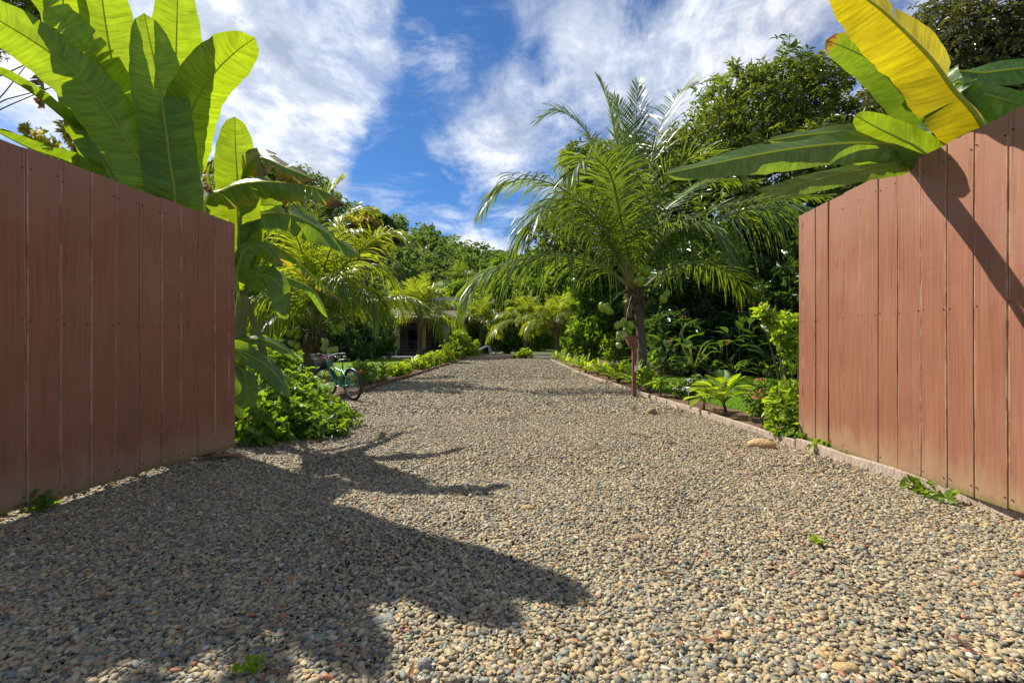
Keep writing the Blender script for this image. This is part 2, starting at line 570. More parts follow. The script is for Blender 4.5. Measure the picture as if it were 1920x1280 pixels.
M['shrub_dark'] = leaf_mat('dark_shrub_leaf', (0.022, 0.050, 0.018), (0.042, 0.090, 0.028), (0.085, 0.150, 0.035), (0.18, 0.32, 0.02), 0.30, 0.28, 0.7)
M['yellow_tree'] = leaf_mat('yellowing_leaf', (0.12, 0.17, 0.02), (0.28, 0.27, 0.03), (0.42, 0.30, 0.07), (0.62, 0.55, 0.03), 0.40, 0.45)
M['forest'] = leaf_mat('forest_leaf', (0.045, 0.080, 0.028), (0.075, 0.125, 0.034), (0.14, 0.18, 0.045), (0.22, 0.32, 0.04), 0.34, 0.65, 0.15)
M['wood'] = bark_mat('tree_bark', (0.045, 0.034, 0.025), (0.14, 0.11, 0.085), 0, 16)
M['stem'] = simple('green_stem', (0.10, 0.12, 0.04), 0.6)
M['grass'] = leaf_mat('grass_blade', (0.07, 0.17, 0.012), (0.11, 0.25, 0.015), (0.20, 0.32, 0.02), (0.32, 0.52, 0.012), 0.40, 0.5)
M['lawn'] = ground_mat('lawn_soil', [(0.035, 0.07, 0.012), (0.06, 0.13, 0.015), (0.09, 0.18, 0.02)], 1.5, 30)
M['soil'] = ground_mat('bed_soil', [(0.06, 0.036, 0.022), (0.13, 0.08, 0.045), (0.24, 0.16, 0.09)], 3, 28, 0.95, 0.9, 0.03)
M['earth'] = ground_mat('earth', [(0.05, 0.045, 0.02), (0.07, 0.09, 0.025), (0.10, 0.10, 0.04)], 0.4, 6)
M['gravel_bed'] = gravel_ground_mat()
M['pebble'] = pebble_mat()
M['stone_tan'] = simple('tan_stone', (0.46, 0.32, 0.15), 0.75, 0, 0.3, 0.42, 5, 0.6)
M['stone_brown'] = simple('brown_stone', (0.30, 0.19, 0.10), 0.75, 0, 0.3, 0.42, 5, 0.6)
M['stone_grey'] = simple('grey_stone', (0.26, 0.25, 0.23), 0.7, 0, 0.35, 0.42, 5, 0.6)
M['concrete'] = ground_mat('concrete', [(0.24, 0.20, 0.14), (0.33, 0.28, 0.20), (0.40, 0.35, 0.26)], 6, 60, 0.9, 0.3, 0.01)
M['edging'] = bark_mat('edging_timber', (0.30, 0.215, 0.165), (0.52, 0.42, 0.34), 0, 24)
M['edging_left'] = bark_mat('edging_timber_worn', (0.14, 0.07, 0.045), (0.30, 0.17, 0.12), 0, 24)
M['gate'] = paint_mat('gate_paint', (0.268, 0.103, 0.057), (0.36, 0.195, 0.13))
M['nail'] = simple('nail_head', (0.03, 0.018, 0.014), 0.6, 0.3)
M['dry'] = leaf_mat('dry_leaf', (0.14, 0.06, 0.03), (0.26, 0.12, 0.06), (0.38, 0.20, 0.09), (0.3, 0.12, 0.03), 0.2, 0.6)
M['teal'] = simple('teal_paint', (0.010, 0.23, 0.165), 0.28, 0.1, 0.6, 0.08)
M['rubber'] = simple('tyre_rubber', (0.018, 0.018, 0.018), 0.7)
M['steel'] = simple('bare_steel', (0.55, 0.55, 0.55), 0.3, 1.0, 0.5, 0.1)
M['black'] = simple('black_plastic', (0.018, 0.018, 0.022), 0.4)
M['basket'] = simple('basket_wire', (0.030, 0.024, 0.024), 0.5)
M['red'] = simple('red_enamel', (0.45, 0.02, 0.02), 0.3)
M['pink'] = simple('pink_petal', (0.65, 0.07, 0.13), 0.6)
M['coral'] = simple('coral_petal', (0.78, 0.22, 0.16), 0.6)
M['orange'] = simple('orange_petal', (0.80, 0.28, 0.05), 0.6)
M['crimson'] = simple('crimson_petal', (0.42, 0.015, 0.03), 0.5)
M['white_petal'] = simple('white_petal', (0.78, 0.78, 0.76), 0.6, 0, 0.3, 0.05)
M['purple'] = simple('purple_petal', (0.28, 0.10, 0.36), 0.6)
M['post'] = simple('post_paint', (0.20, 0.075, 0.05), 0.55, 0, 0.4, 0.2, 12)
M['white'] = simple('white_plastic', (0.75, 0.75, 0.72), 0.4, 0, 0.5, 0.04)
M['glass'] = simple('clear_lens', (0.45, 0.5, 0.52), 0.12, 0, 0.8, 0.05)
M['fascia'] = simple('fascia_paint', (0.10, 0.022, 0.022), 0.5)
M['gutter'] = simple('gutter_metal', (0.70, 0.68, 0.62), 0.4, 0.2)
M['shingle'] = simple('roof_shingle', (0.14, 0.10, 0.09), 0.8, 0, 0.3, 0.35, 5)
M['roof_pale'] = simple('pale_roof_sheet', (0.40, 0.44, 0.48), 0.5)
M['housewall'] = simple('house_wall', (0.17, 0.125, 0.08), 0.8, 0, 0.3, 0.15, 3)
M['ochre'] = simple('ochre_column', (0.32, 0.225, 0.09), 0.75, 0, 0.3, 0.12, 4)
M['darkwood'] = simple('dark_timber', (0.07, 0.045, 0.035), 0.6, 0, 0.4, 0.3, 6)
M['window'] = simple('dark_glass', (0.015, 0.022, 0.04), 0.08, 0, 0.8, 0.1)
M['curtain'] = simple('white_curtain', (0.62, 0.68, 0.78), 0.8, 0, 0.2, 0.06)
M['terrace'] = simple('terrace_stone', (0.34, 0.36, 0.40), 0.75, 0, 0.3, 0.2, 3)
M['pooldeck'] = simple('pool_coping', (0.40, 0.29, 0.21), 0.75, 0, 0.3, 0.2, 4)
M['water'] = simple('pool_water', (0.02, 0.12, 0.16), 0.05, 0, 0.9, 0.1)
M['wicker'] = simple('wicker', (0.24, 0.14, 0.08), 0.7, 0, 0.3, 0.3, 60)

# ------------------------------------------------------------------ ground
def sheet(name, pts, z, mat, kind='structure', nz=0.0, sub=0):
    """one flat sheet from an outline (list of x, y)"""
    bm = bmesh.new()
    vs = [bm.verts.new((x, y, z)) for x, y in pts]
    f = bm.faces.new(vs)
    if f.normal.z < 0:
        f.normal_flip()
    bmesh.ops.triangulate(bm, faces=bm.faces[:])
    if sub:
        for _ in range(sub):
            bmesh.ops.subdivide_edges(bm, edges=[e for e in bm.edges if e.calc_length() > 0.7], cuts=1, use_grid_fill=True)
        for v in bm.verts:
            v.co.z += nz * (math.sin(v.co.x * 2.1 + v.co.y * .7) + math.sin(v.co.y * 1.7 - v.co.x))
    me = bpy.data.meshes.new(name)
    bm.to_mesh(me); bm.free()
    me.materials.append(mat)
    o = bpy.data.objects.new(name, me)
    COL.objects.link(o)
    o['kind'] = kind
    return o


def xl(D):   # left edge of the gravel
    return np.interp(D, [0, 4.2, 6, 8, 10.2, 34.5, 60], [-4.6, -4.2, -3.75, -3.62, -3.62, -3.87, -4.3])


def xr(D):   # right edge of the gravel
    return np.interp(D, [0, 3.07, 5, 10.7, 20, 43, 60], [3.34, 3.30, 3.22, 2.97, 2.72, 3.2, 7.5])


Ds = [1.66, 3, 4.2, 6, 8, 10.2, 15, 20, 27, 34.5, 43, 60]
sheet('ground', [(-700, -300), (700, -300), (700, 900), (-700, 900)], -0.06, M['earth'])
driveway = sheet('driveway', [(xl(d) - .05, d) for d in [1.6] + Ds] + [(xr(d) + .05, d) for d in Ds[::-1] + [1.6]], 0.0, M['gravel_bed'])
sheet('road_apron', [(-9, -3), (9, -3), (9, 1.635), (-9, 1.635)], 0.004, M['concrete'])
sheet('left_lawn', [(-4.5, 8.5), (-4.75, 34), (-4.9, 41), (-30, 41), (-30, 8.5)], 0.045, M['lawn'])
sheet('left_flower_bed', [(xl(d) - .06, d) for d in (6, 8, 10.2, 20, 34.5, 38)] + [(-5.0, 38), (-4.62, 12), (-4.6, 6)], 0.06, M['soil'])
sheet('right_lawn', [(3.75, 6.4), (3.55, 12), (3.4, 16.4), (12, 16.8), (12, 6.4)], 0.05, M['lawn'])
sheet('right_flower_bed', [(xr(d) + .06, d) for d in (1.66, 3.07, 5, 10.7, 20, 43)] + [(4.2, 43), (3.55, 20), (3.5, 12), (3.85, 8), (4.4, 5), (4.6, 1.66)], 0.06, M['soil'])
sheet('right_shade_bed', [(3.4, 16.3), (12, 16.5), (20, 12), (20, 40), (4.2, 40)], 0.058, M['soil'])


# pebbles: a few hundred single ones in front, the rest of the gravel as one mass
def pebble_mesh(seed, sub, sx, sy, sz):
    r = np.random.default_rng(seed)
    bm = bmesh.new()
    bmesh.ops.create_icosphere(bm, subdivisions=sub, radius=1.0)
    ks = r.normal(size=(5, 3)); ph = r.uniform(0, 6, 5)
    for v in bm.verts:
        c = np.array(v.co)
        k = 1 + 0.11 * sum(math.sin(float(np.dot(ks[i], c)) * 1.3 + ph[i]) for i in range(5)) / 2
        if seed % 2:
            k *= 1 / (abs(c[0]) ** 3 + abs(c[1]) ** 3 + abs(c[2]) ** 3) ** 0.12
        v.co = v.co * k
        v.co.x *= sx; v.co.y *= sy; v.co.z *= sz
    me = bpy.data.meshes.new('pebble')
    bm.to_mesh(me); bm.free()
    for p in me.polygons:
        p.use_smooth = True
    me.materials.append(M['pebble'])
    return me


PEB = [pebble_mesh(s, 2, *k) for s, k in enumerate([(1.35, 1, .55), (1.1, .95, .62), (1.6, .85, .50), (1.2, 1.05, .70), (1.0, .9, .66), (1.75, 1.0, .42)])]
big = 0
while big < 260:
    d = 1.72 + 2.0 * rng.random() ** 2.2
    x = rng.uniform(-1.08, 1.08) * d
    if not (xl(d) + .5 < x < xr(d) - .05) or (x < -2.7):
        continue
    o = bpy.data.objects.new('pebble', PEB[big % 6])
    COL.objects.link(o)
    s = rng.uniform(.0085, .0135) * (1.4 if rng.random() < .1 else 1)
    o.scale = (s, s, s)
    o.location = (x, d, s * .55 + .006)
    o.rotation_euler = (rng.normal() * .22, rng.normal() * .22, rng.uniform(0, 6.28))
    o.parent = driveway
    big += 1


def gravel_mass():
    bands = [(1.625, 2.4, 13500, .80), (2.4, 4.2, 11000, .78), (4.2, 8.0, 5400, .90), (8, 16, 1300, 1.45), (16, 46, 200, 2.2)]
    pos = []; scl = []
    for d0, d1, dens, sc in bands:
        area = (d1 - d0) * 8.2
        k = int(area * dens)
        d = rng.uniform(d0, d1, k); x = rng.uniform(-4.6, 3.6, k)
        thin = np.sin(x * 1.7 + 1.3 * np.sin(d * 1.1)) * np.sin(d * 1.9 + x * .8) + .5 * np.sin(x * 5.3 - d * 3.1)
        ok = rng.random(k) > .55 * np.clip(thin - .35, 0, 1)
        ok &= (x > xl(d)) & (x < xr(d) + .02) & (np.abs(x) < 1.12 * d + .1)
        d = d[ok]; x = x[ok]
        s = np.clip(rng.lognormal(math.log(.0071), .40, len(d)), .004, .0165) * sc
        big_near = d < 2.3
        s = np.where(big_near, s * (1.0 + .10 * (2.3 - d) / .65), s)
        lump = .006 * np.sin(x * 3.1 + d * 1.3) + .006 * np.sin(d * 2.7 - x * 1.1)
        pos.append(np.stack([x, d, s * rng.uniform(.15, .95, len(d)) + lump + .006], -1)); scl.append(s)
    pos = np.concatenate(pos); scl = np.concatenate(scl)
    n = len(pos)
    me = bpy.data.meshes.new('gravel')
    me.vertices.add(n)
    me.vertices.foreach_set('co', pos.astype(np.float32).ravel())
    a = me.attributes.new('size', 'FLOAT', 'POINT'); a.data.foreach_set('value', scl.astype(np.float32))
    rot = np.stack([rng.normal(0, .28, n), rng.normal(0, .28, n), rng.uniform(0, 6.28, n)], -1)
    a = me.attributes.new('turn', 'FLOAT_VECTOR', 'POINT'); a.data.foreach_set('vector', rot.astype(np.float32).ravel())
    a = me.attributes.new('pick', 'INT', 'POINT'); a.data.foreach_set('value', rng.integers(0, 4, n).astype(np.int32))
    me.update()
    o = bpy.data.objects.new('gravel', me)
    COL.objects.link(o)
    o['kind'] = 'stuff'
    tag(o, 'mixed tan and grey river pebbles spread over the whole driveway', 'gravel')
    gn = bpy.data.node_groups.new('gravel_spread', 'GeometryNodeTree')
    gn.interface.new_socket('Geometry', in_out='INPUT', socket_type='NodeSocketGeometry')
    gn.interface.new_socket('Geometry', in_out='OUTPUT', socket_type='NodeSocketGeometry')
    N = gn.nodes; L = gn.links
    gi = N.new('NodeGroupInput'); go = N.new('NodeGroupOutput')
    jn = N.new('GeometryNodeJoinGeometry')
    # the pebble shapes are the gravel's own geometry: four squashed, displaced icospheres made in the tree
    shapes = [(1.45, 1.0, .50), (1.15, .95, .60), (1.75, .85, .42), (1.15, 1.05, .68)]
    for i, sh in enumerate(reversed(shapes)):
        ic = N.new('GeometryNodeMeshIcoSphere'); ic.inputs['Subdivisions'].default_value = 2
        sp = N.new('GeometryNodeSetPosition')
        po = N.new('GeometryNodeInputPosition')
        nz = N.new('ShaderNodeTexNoise'); nz.inputs['Scale'].default_value = 0.9 + .2 * i; nz.inputs['Detail'].default_value = 1
        ad = N.new('ShaderNodeVectorMath'); ad.operation = 'ADD'; ad.inputs[1].default_value = (7.3 * i, 2.1 * i, 5.7)
        L.new(po.outputs[0], ad.inputs[0]); L.new(ad.outputs[0], nz.inputs['Vector'])
        su = N.new('ShaderNodeMath'); su.operation = 'MULTIPLY_ADD'; su.inputs[1].default_value = 1.1; su.inputs[2].default_value = 0.45
        L.new(nz.outputs[0], su.inputs[0])
        sc = N.new('ShaderNodeVectorMath'); sc.operation = 'SCALE'
        L.new(po.outputs[0], sc.inputs[0]); L.new(su.outputs[0], sc.inputs['Scale'])
        ml = N.new('ShaderNodeVectorMath'); ml.operation = 'MULTIPLY'; ml.inputs[1].default_value = sh
        L.new(sc.outputs[0], ml.inputs[0])
        L.new(ic.outputs[0], sp.inputs['Geometry']); L.new(ml.outputs[0], sp.inputs['Position'])
        ss = N.new('GeometryNodeSetShadeSmooth'); L.new(sp.outputs[0], ss.inputs[0])
        sm = N.new('GeometryNodeSetMaterial'); sm.inputs['Material'].default_value = M['pebble']
        L.new(ss.outputs[0], sm.inputs[0])
        gt = N.new('GeometryNodeGeometryToInstance'); L.new(sm.outputs[0], gt.inputs[0])
        L.new(gt.outputs[0], jn.inputs[0])
    ip = N.new('GeometryNodeInstanceOnPoints')
    L.new(gi.outputs[0], ip.inputs['Points']); L.new(jn.outputs[0], ip.inputs['Instance'])
    ip.inputs['Pick Instance'].default_value = True

    def named(nm, typ):
        q = N.new('GeometryNodeInputNamedAttribute'); q.data_type = typ; q.inputs['Name'].default_value = nm
        return q.outputs['Attribute']
    L.new(named('pick', 'INT'), ip.inputs['Instance Index'])
    er = N.new('FunctionNodeEulerToRotation'); L.new(named('turn', 'FLOAT_VECTOR'), er.inputs[0])
    L.new(er.outputs[0], ip.inputs['Rotation'])
    L.new(named('size', 'FLOAT'), ip.inputs['Scale'])
    L.new(ip.outputs[0], go.inputs[0])
    md = o.modifiers.new('spread', 'NODES'); md.node_group = gn
    return n


print('gravel points', gravel_mass())

# ------------------------------------------------------------------ hill and forest
def hill():
    # ridge height profile seen over the drive: rises to the left
    mb = MB()
    xs = np.linspace(-330, 260, 60); ys = np.linspace(95, 420, 34)
    X, Y = np.meshgrid(xs, ys)
    ridge = np.interp(X / 190, [-1.7, -.45, -.33, -.2, -.1, 0, .3, 1.4], [78, 66, 50, 40, 34, 29, 22, 14])
    up = np.clip((Y - 95) / 110, 0, 1); up = up * up * (3 - 2 * up)
    Z = ridge * up * (1 + .05 * np.sin(X * .07 + Y * .05) + .04 * np.sin(X * .15 - Y * .09)) - .5
    v = np.stack([X, Y, Z], -1).reshape(-1, 3)
    nx, ny = 60, 34
    i = (np.arange(ny - 1)[:, None] * nx + np.arange(nx - 1)[None, :])
    mb.add(v, np.stack([i, i + 1, i + nx + 1, i + nx], -1).reshape(-1, 4))
    o = mb.build('hill', M['earth'])
    o['kind'] = 'structure'

    def zat(x, y):
        r = np.interp(x / 190, [-1.7, -.45, -.33, -.2, -.1, 0, .3, 1.4], [78, 66, 50, 40, 34, 29, 22, 14])
        u = np.clip((y - 95) / 110, 0, 1); u = u * u * (3 - 2 * u)
        return r * u * (1 + .05 * np.sin(x * .07 + y * .05) + .04 * np.sin(x * .15 - y * .09)) - .5
    return zat


# ---- leaf scattering, vectorised
def leaves6(mb, base, d, nrml, L, W, tint, fold=0.25, droop=0.15):
    """six-point leaves folded along the midrib; every argument is an array over leaves"""
    k = len(base)
    L = np.broadcast_to(L, (k,))[:, None]; W = np.broadcast_to(W, (k,))[:, None]
    s = nrm(np.cross(d, nrml))
    up = nrml * (W * fold)
    b = base
    l1 = base + d * L * .33 + s * W * .5 + up
    l2 = base + d * L * .68 + s * W * .40 + up * .8 - nrml * L * droop * .4
    r1 = base + d * L * .33 - s * W * .5 + up
    r2 = base + d * L * .68 - s * W * .40 + up * .8 - nrml * L * droop * .4
    t = base + d * L - nrml * L * droop
    v = np.stack([b, l1, l2, t, r2, r1], 1).reshape(-1, 3)
    i = np.arange(k)[:, None] * 6
    q = np.concatenate([i + [0, 3, 2, 1], i + [0, 5, 4, 3]])
    mb.add(v, q, tint=np.repeat(np.broadcast_to(tint, (k,)), 6))


def crown_points(lobes, n, r, shell=0.35, bump=.16):
    lobes = [(np.asarray(l[:3], float), np.broadcast_to(np.asarray(l[3], float), (3,))) for l in lobes]
    w = np.array([np.prod(l[1]) ** (2 / 3) for l in lobes]); w /= w.sum()
    pick = r.choice(len(lobes), n, p=w)
    c = np.array([l[0] for l in lobes])[pick]; rad = np.array([l[1] for l in lobes])[pick]
    u = nrm(r.normal(size=(n, 3)))
    f = 1 - shell * r.random(n) ** 1.5
    ph = pick * 2.3
    f = f * (1 + bump * (np.sin(u[:, 0] * 5 + ph) * np.sin(u[:, 1] * 5.5 + ph * 2) + .7 * np.sin(u[:, 2] * 8 + ph) * np.sin(u[:, 0] * 9 - ph)))
    return c + u * rad * f[:, None], u


def rosettes(mb, pts, outs, r, k=8, L=.2, W=.05, spread=(.5, 1.4), droop=.35, tint=(.1, .9), up=.45, var=.42):
    m = len(pts)
    a = nrm(outs * .8 + np.array([0, 0, up]) + r.normal(size=(m, 3)) * .35)
    ref = nrm(np.cross(a, r.normal(size=(m, 3))))
    ref2 = np.cross(a, ref)
    tb = r.uniform(tint[0], tint[1], m)
    az = (np.arange(k)[None, :] / k * 2 * np.pi + r.uniform(0, 6.28, (m, 1)) + r.normal(0, .3, (m, k)))
    sp = r.uniform(spread[0], spread[1], (m, k))
    d = (a[:, None] * np.cos(sp)[..., None] + (ref[:, None] * np.cos(az)[..., None] + ref2[:, None] * np.sin(az)[..., None]) * np.sin(sp)[..., None])
    d[..., 2] -= droop * r.uniform(.3, 1.2, (m, k))
    d = nrm(d).reshape(-1, 3)
    aa = np.repeat(a, k, 0)
    nn = nrm(aa - d * np.sum(aa * d, -1, keepdims=True) + r.normal(0, .15, d.shape))
    nn = nrm(nn - d * np.sum(nn * d, -1, keepdims=True))
    base = np.repeat(pts, k, 0) + d * L * .08 + aa * (r.uniform(-.25, .25, (len(d), 1)) * L)
    ll = L * r.uniform(1 - var, 1 + var, len(d))
    leaves6(mb, base, d, nn, ll, ll * (W / L), np.clip(np.repeat(tb, k) + r.normal(0, .10, len(d)), 0, 1), droop=r.uniform(.02, .3, (len(d), 1)))


def limb_mesh(mb, base, tips, r0, r, sag=.1, k=7):
    for t in tips:
        base = np.asarray(base, float); t = np.asarray(t, float)
        mid = (base + t) / 2 + r.normal(0, .06, 3) * np.linalg.norm(t - base) + np.array([0, 0, sag * np.linalg.norm(t - base)])
        p = catmull([base, mid, t], 8)
        mb.tube(p, np.linspace(r0, r0 * .22, 8), k)


def tree(name, label, base, lobes, nros, mat, cat='tree', trunk_h=None, r0=.25, group=None, seed=1, leaf=(.2, .05), k=9, trunkmat='wood',
         tint=(.05, .95), droop=.35, nlimb=9, up=.45, shell=.35, spread=(.5, 1.4), bump=.16):
    r = np.random.default_rng(seed)
    t = thing(name, label, cat, base, group)
    base = np.asarray(base, float)
    ctr = np.mean([l[:3] for l in lobes], axis=0)
    fork = base + (ctr - base) * np.array([.25, .25, 0]) + np.array([0, 0, trunk_h or (ctr[2] - base[2]) * .5])
    mb = MB()
    mb.tube(catmull([base - [0, 0, .1], base * .6 + fork * .4 + r.normal(0, .06, 3), fork], 8), np.linspace(r0 * 1.25, r0 * .75, 8), 9)
    mb.build('trunk', M[trunkmat], t)
    mb = MB()
    limb_mesh(mb, fork, [np.asarray(l[:3]) + r.normal(0, .3, 3) * np.mean(l[3]) for l in (lobes * 3)[:max(nlimb, len(lobes))]], r0 * .5, r)
    mb.build('limbs', M[trunkmat], t)
    mb = MB()
    pts, u = crown_points(lobes, nros, r, shell, bump)
    rosettes(mb, pts, u, r, k, leaf[0], leaf[1], tint=tint, droop=droop, up=up, spread=spread)
    mb.build('crown', M[mat], t, smooth=False, kind='stuff')
    return t


ZH = hill()


def forest():
    r = np.random.default_rng(31)
    mb = MB()
    n = 620
    y = r.uniform(100, 235, n); x = r.uniform(-.62, .5, n) * y
    z = ZH(x, y)
    lob = [(x[i], y[i], z[i] + 4 + r.uniform(-1, 2.2), np.array([4.6, 4.6, 4.2]) * r.uniform(.7, 1.35)) for i in range(n)]
    tb = r.uniform(.05, .95, n)
    for i in range(n):
        pts, u = crown_points([lob[i]], 42, r, .25, .22)
        keep = u[:, 2] > -.35
        t0 = tb[i]
        rosettes(mb, pts[keep], u[keep], r, 5, 1.5, .75, tint=(max(0, t0 - .15), min(1, t0 + .15)), droop=.15, spread=(.7, 1.5))
    o = mb.build('forest', M['forest'], smooth=False, kind='stuff')
    tag(o, 'dense green jungle covering the hill beyond the garden', 'forest')


forest()
# the tall flat-crowned tree standing on the ridge
c = P(717, 428, 150)
tree('ridge_tree', 'tall umbrella-crowned tree standing alone on the hill ridge', (c[0], c[1], ZH(c[0], c[1])),
     [tuple(P(px, py, 150)) + (np.array([rr / 6., rr / 6., rr / 9.]),) for px, py, rr in ((705, 425, 20), (728, 432, 17), (742, 446, 14), (690, 438, 14), (716, 415, 16))],
     1300, 'forest', seed=5, leaf=(.9, .4), k=5, r0=.5, tint=(0, .5))

# ------------------------------------------------------------------ grass
def grass(name, label, n, pick, h=(.05, .1), w=.006, clump=1):
    r = np.random.default_rng(len(label))
    x, y, z = pick(r, n)
    k = len(x)
    b = np.stack([x, y, z], -1)
    az = r.uniform(0, 6.28, k)
    lean = r.uniform(.1, .7, k)
    hh = r.uniform(h[0], h[1], k)
    d = np.stack([np.cos(az) * lean, np.sin(az) * lean, np.ones(k)], -1)
    s = np.stack([-np.sin(az), np.cos(az), np.zeros(k)], -1) * (w * np.ones(k))[:, None]
    mid = b + d * hh[:, None] * .55
    tip = b + d * hh[:, None] * .9 + np.stack([np.cos(az), np.sin(az), np.zeros(k)], -1) * (hh * .35)[:, None]
    v = np.stack([b - s, b + s, mid + s * .8, mid - s * .8, tip], 1).reshape(-1, 3)
    i = np.arange(k)[:, None] * 5
    mb = MB()
    mb.add(v, [i + [0, 1, 2, 3], i + [3, 2, 4]], tint=np.repeat(r.uniform(.1, .9, k), 5))
    o = mb.build(name, M['grass'], smooth=False, kind='stuff')
    tag(o, label, 'grass')


def pick_right(r, n):
    y = r.uniform(6.6, 16.6, n); x = r.uniform(3.5, 9, n)
    edge = np.interp(y, [6.4, 8, 12, 16.4], [4.1, 3.85, 3.5, 3.4]) + .06 * np.sin(y * 7) + r.normal(0, .05, n)
    ok = (x > edge) & (x < .66 * y)
    return x[ok], y[ok], np.full(ok.sum(), .05)


def pick_left(r, n):
    y = 9.5 + 31 * r.random(n) ** 1.5; x = -4.55 - (y * .62) * r.random(n)
    ok = x > -.62 * y - 1
    return x[ok], y[ok], np.full(ok.sum(), .045)


grass('lawn_grass', 'short green lawn behind the right flower bed', 90000, pick_right, (.04, .085), .005)
grass('lawn_grass', 'sunlit lawn behind the bicycle', 110000, pick_left, (.05, .10), .010)


# ------------------------------------------------------------------ timber edging
def edging(label, xs, d0, d1, mat, h, seg, w=.045):
    t = thing('timber_edging', label, 'edging', (xs(d0), d0, 0))
    d = d0
    i = 0
    while d < d1 - .05:
        e = min(d + seg * rng.uniform(.85, 1.15), d1)
        k = 7
        dd = np.linspace(d, e - .008, k)
        hh = h + rng.uniform(-.012, .012) + np.linspace(0, rng.uniform(-.012, .012), k)
        off = rng.uniform(-.012, .012)
        a = np.stack([xs(dd) + off, dd, np.full(k, -.03)], -1); b = a + [w, 0, 0]
        wob = rng.normal(0, .003, k)
        at = np.stack([xs(dd) + off + .004, dd, hh + wob], -1); bt = at + [w - .008, 0, 0]
        mb = MB()
        v = np.stack([a, at - [.004, 0, .008], at, bt, bt + [.004, 0, -.008], b], 1).reshape(-1, 3)
        j = np.arange(k - 1)[:, None] * 6; c = np.arange(5)[None, :]
        q = np.stack([j + c, j + c + 1, j + c + 7, j + c + 6], -1).reshape(-1, 4)
        mb.add(v, [q, np.array([[5, 4, 3, 2, 1, 0]]), np.array([[0, 1, 2, 3, 4, 5]]) + (k - 1) * 6])
        mb.build('timber', mat, t, smooth=False)
        d = e
        i += 1


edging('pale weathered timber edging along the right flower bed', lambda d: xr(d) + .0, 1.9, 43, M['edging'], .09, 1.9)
edging('reddish brown timber edging along the left flower bed', lambda d: xl(d) - .05, 8.2, 37.5, M['edging_left'], .115, 2.4, .07)


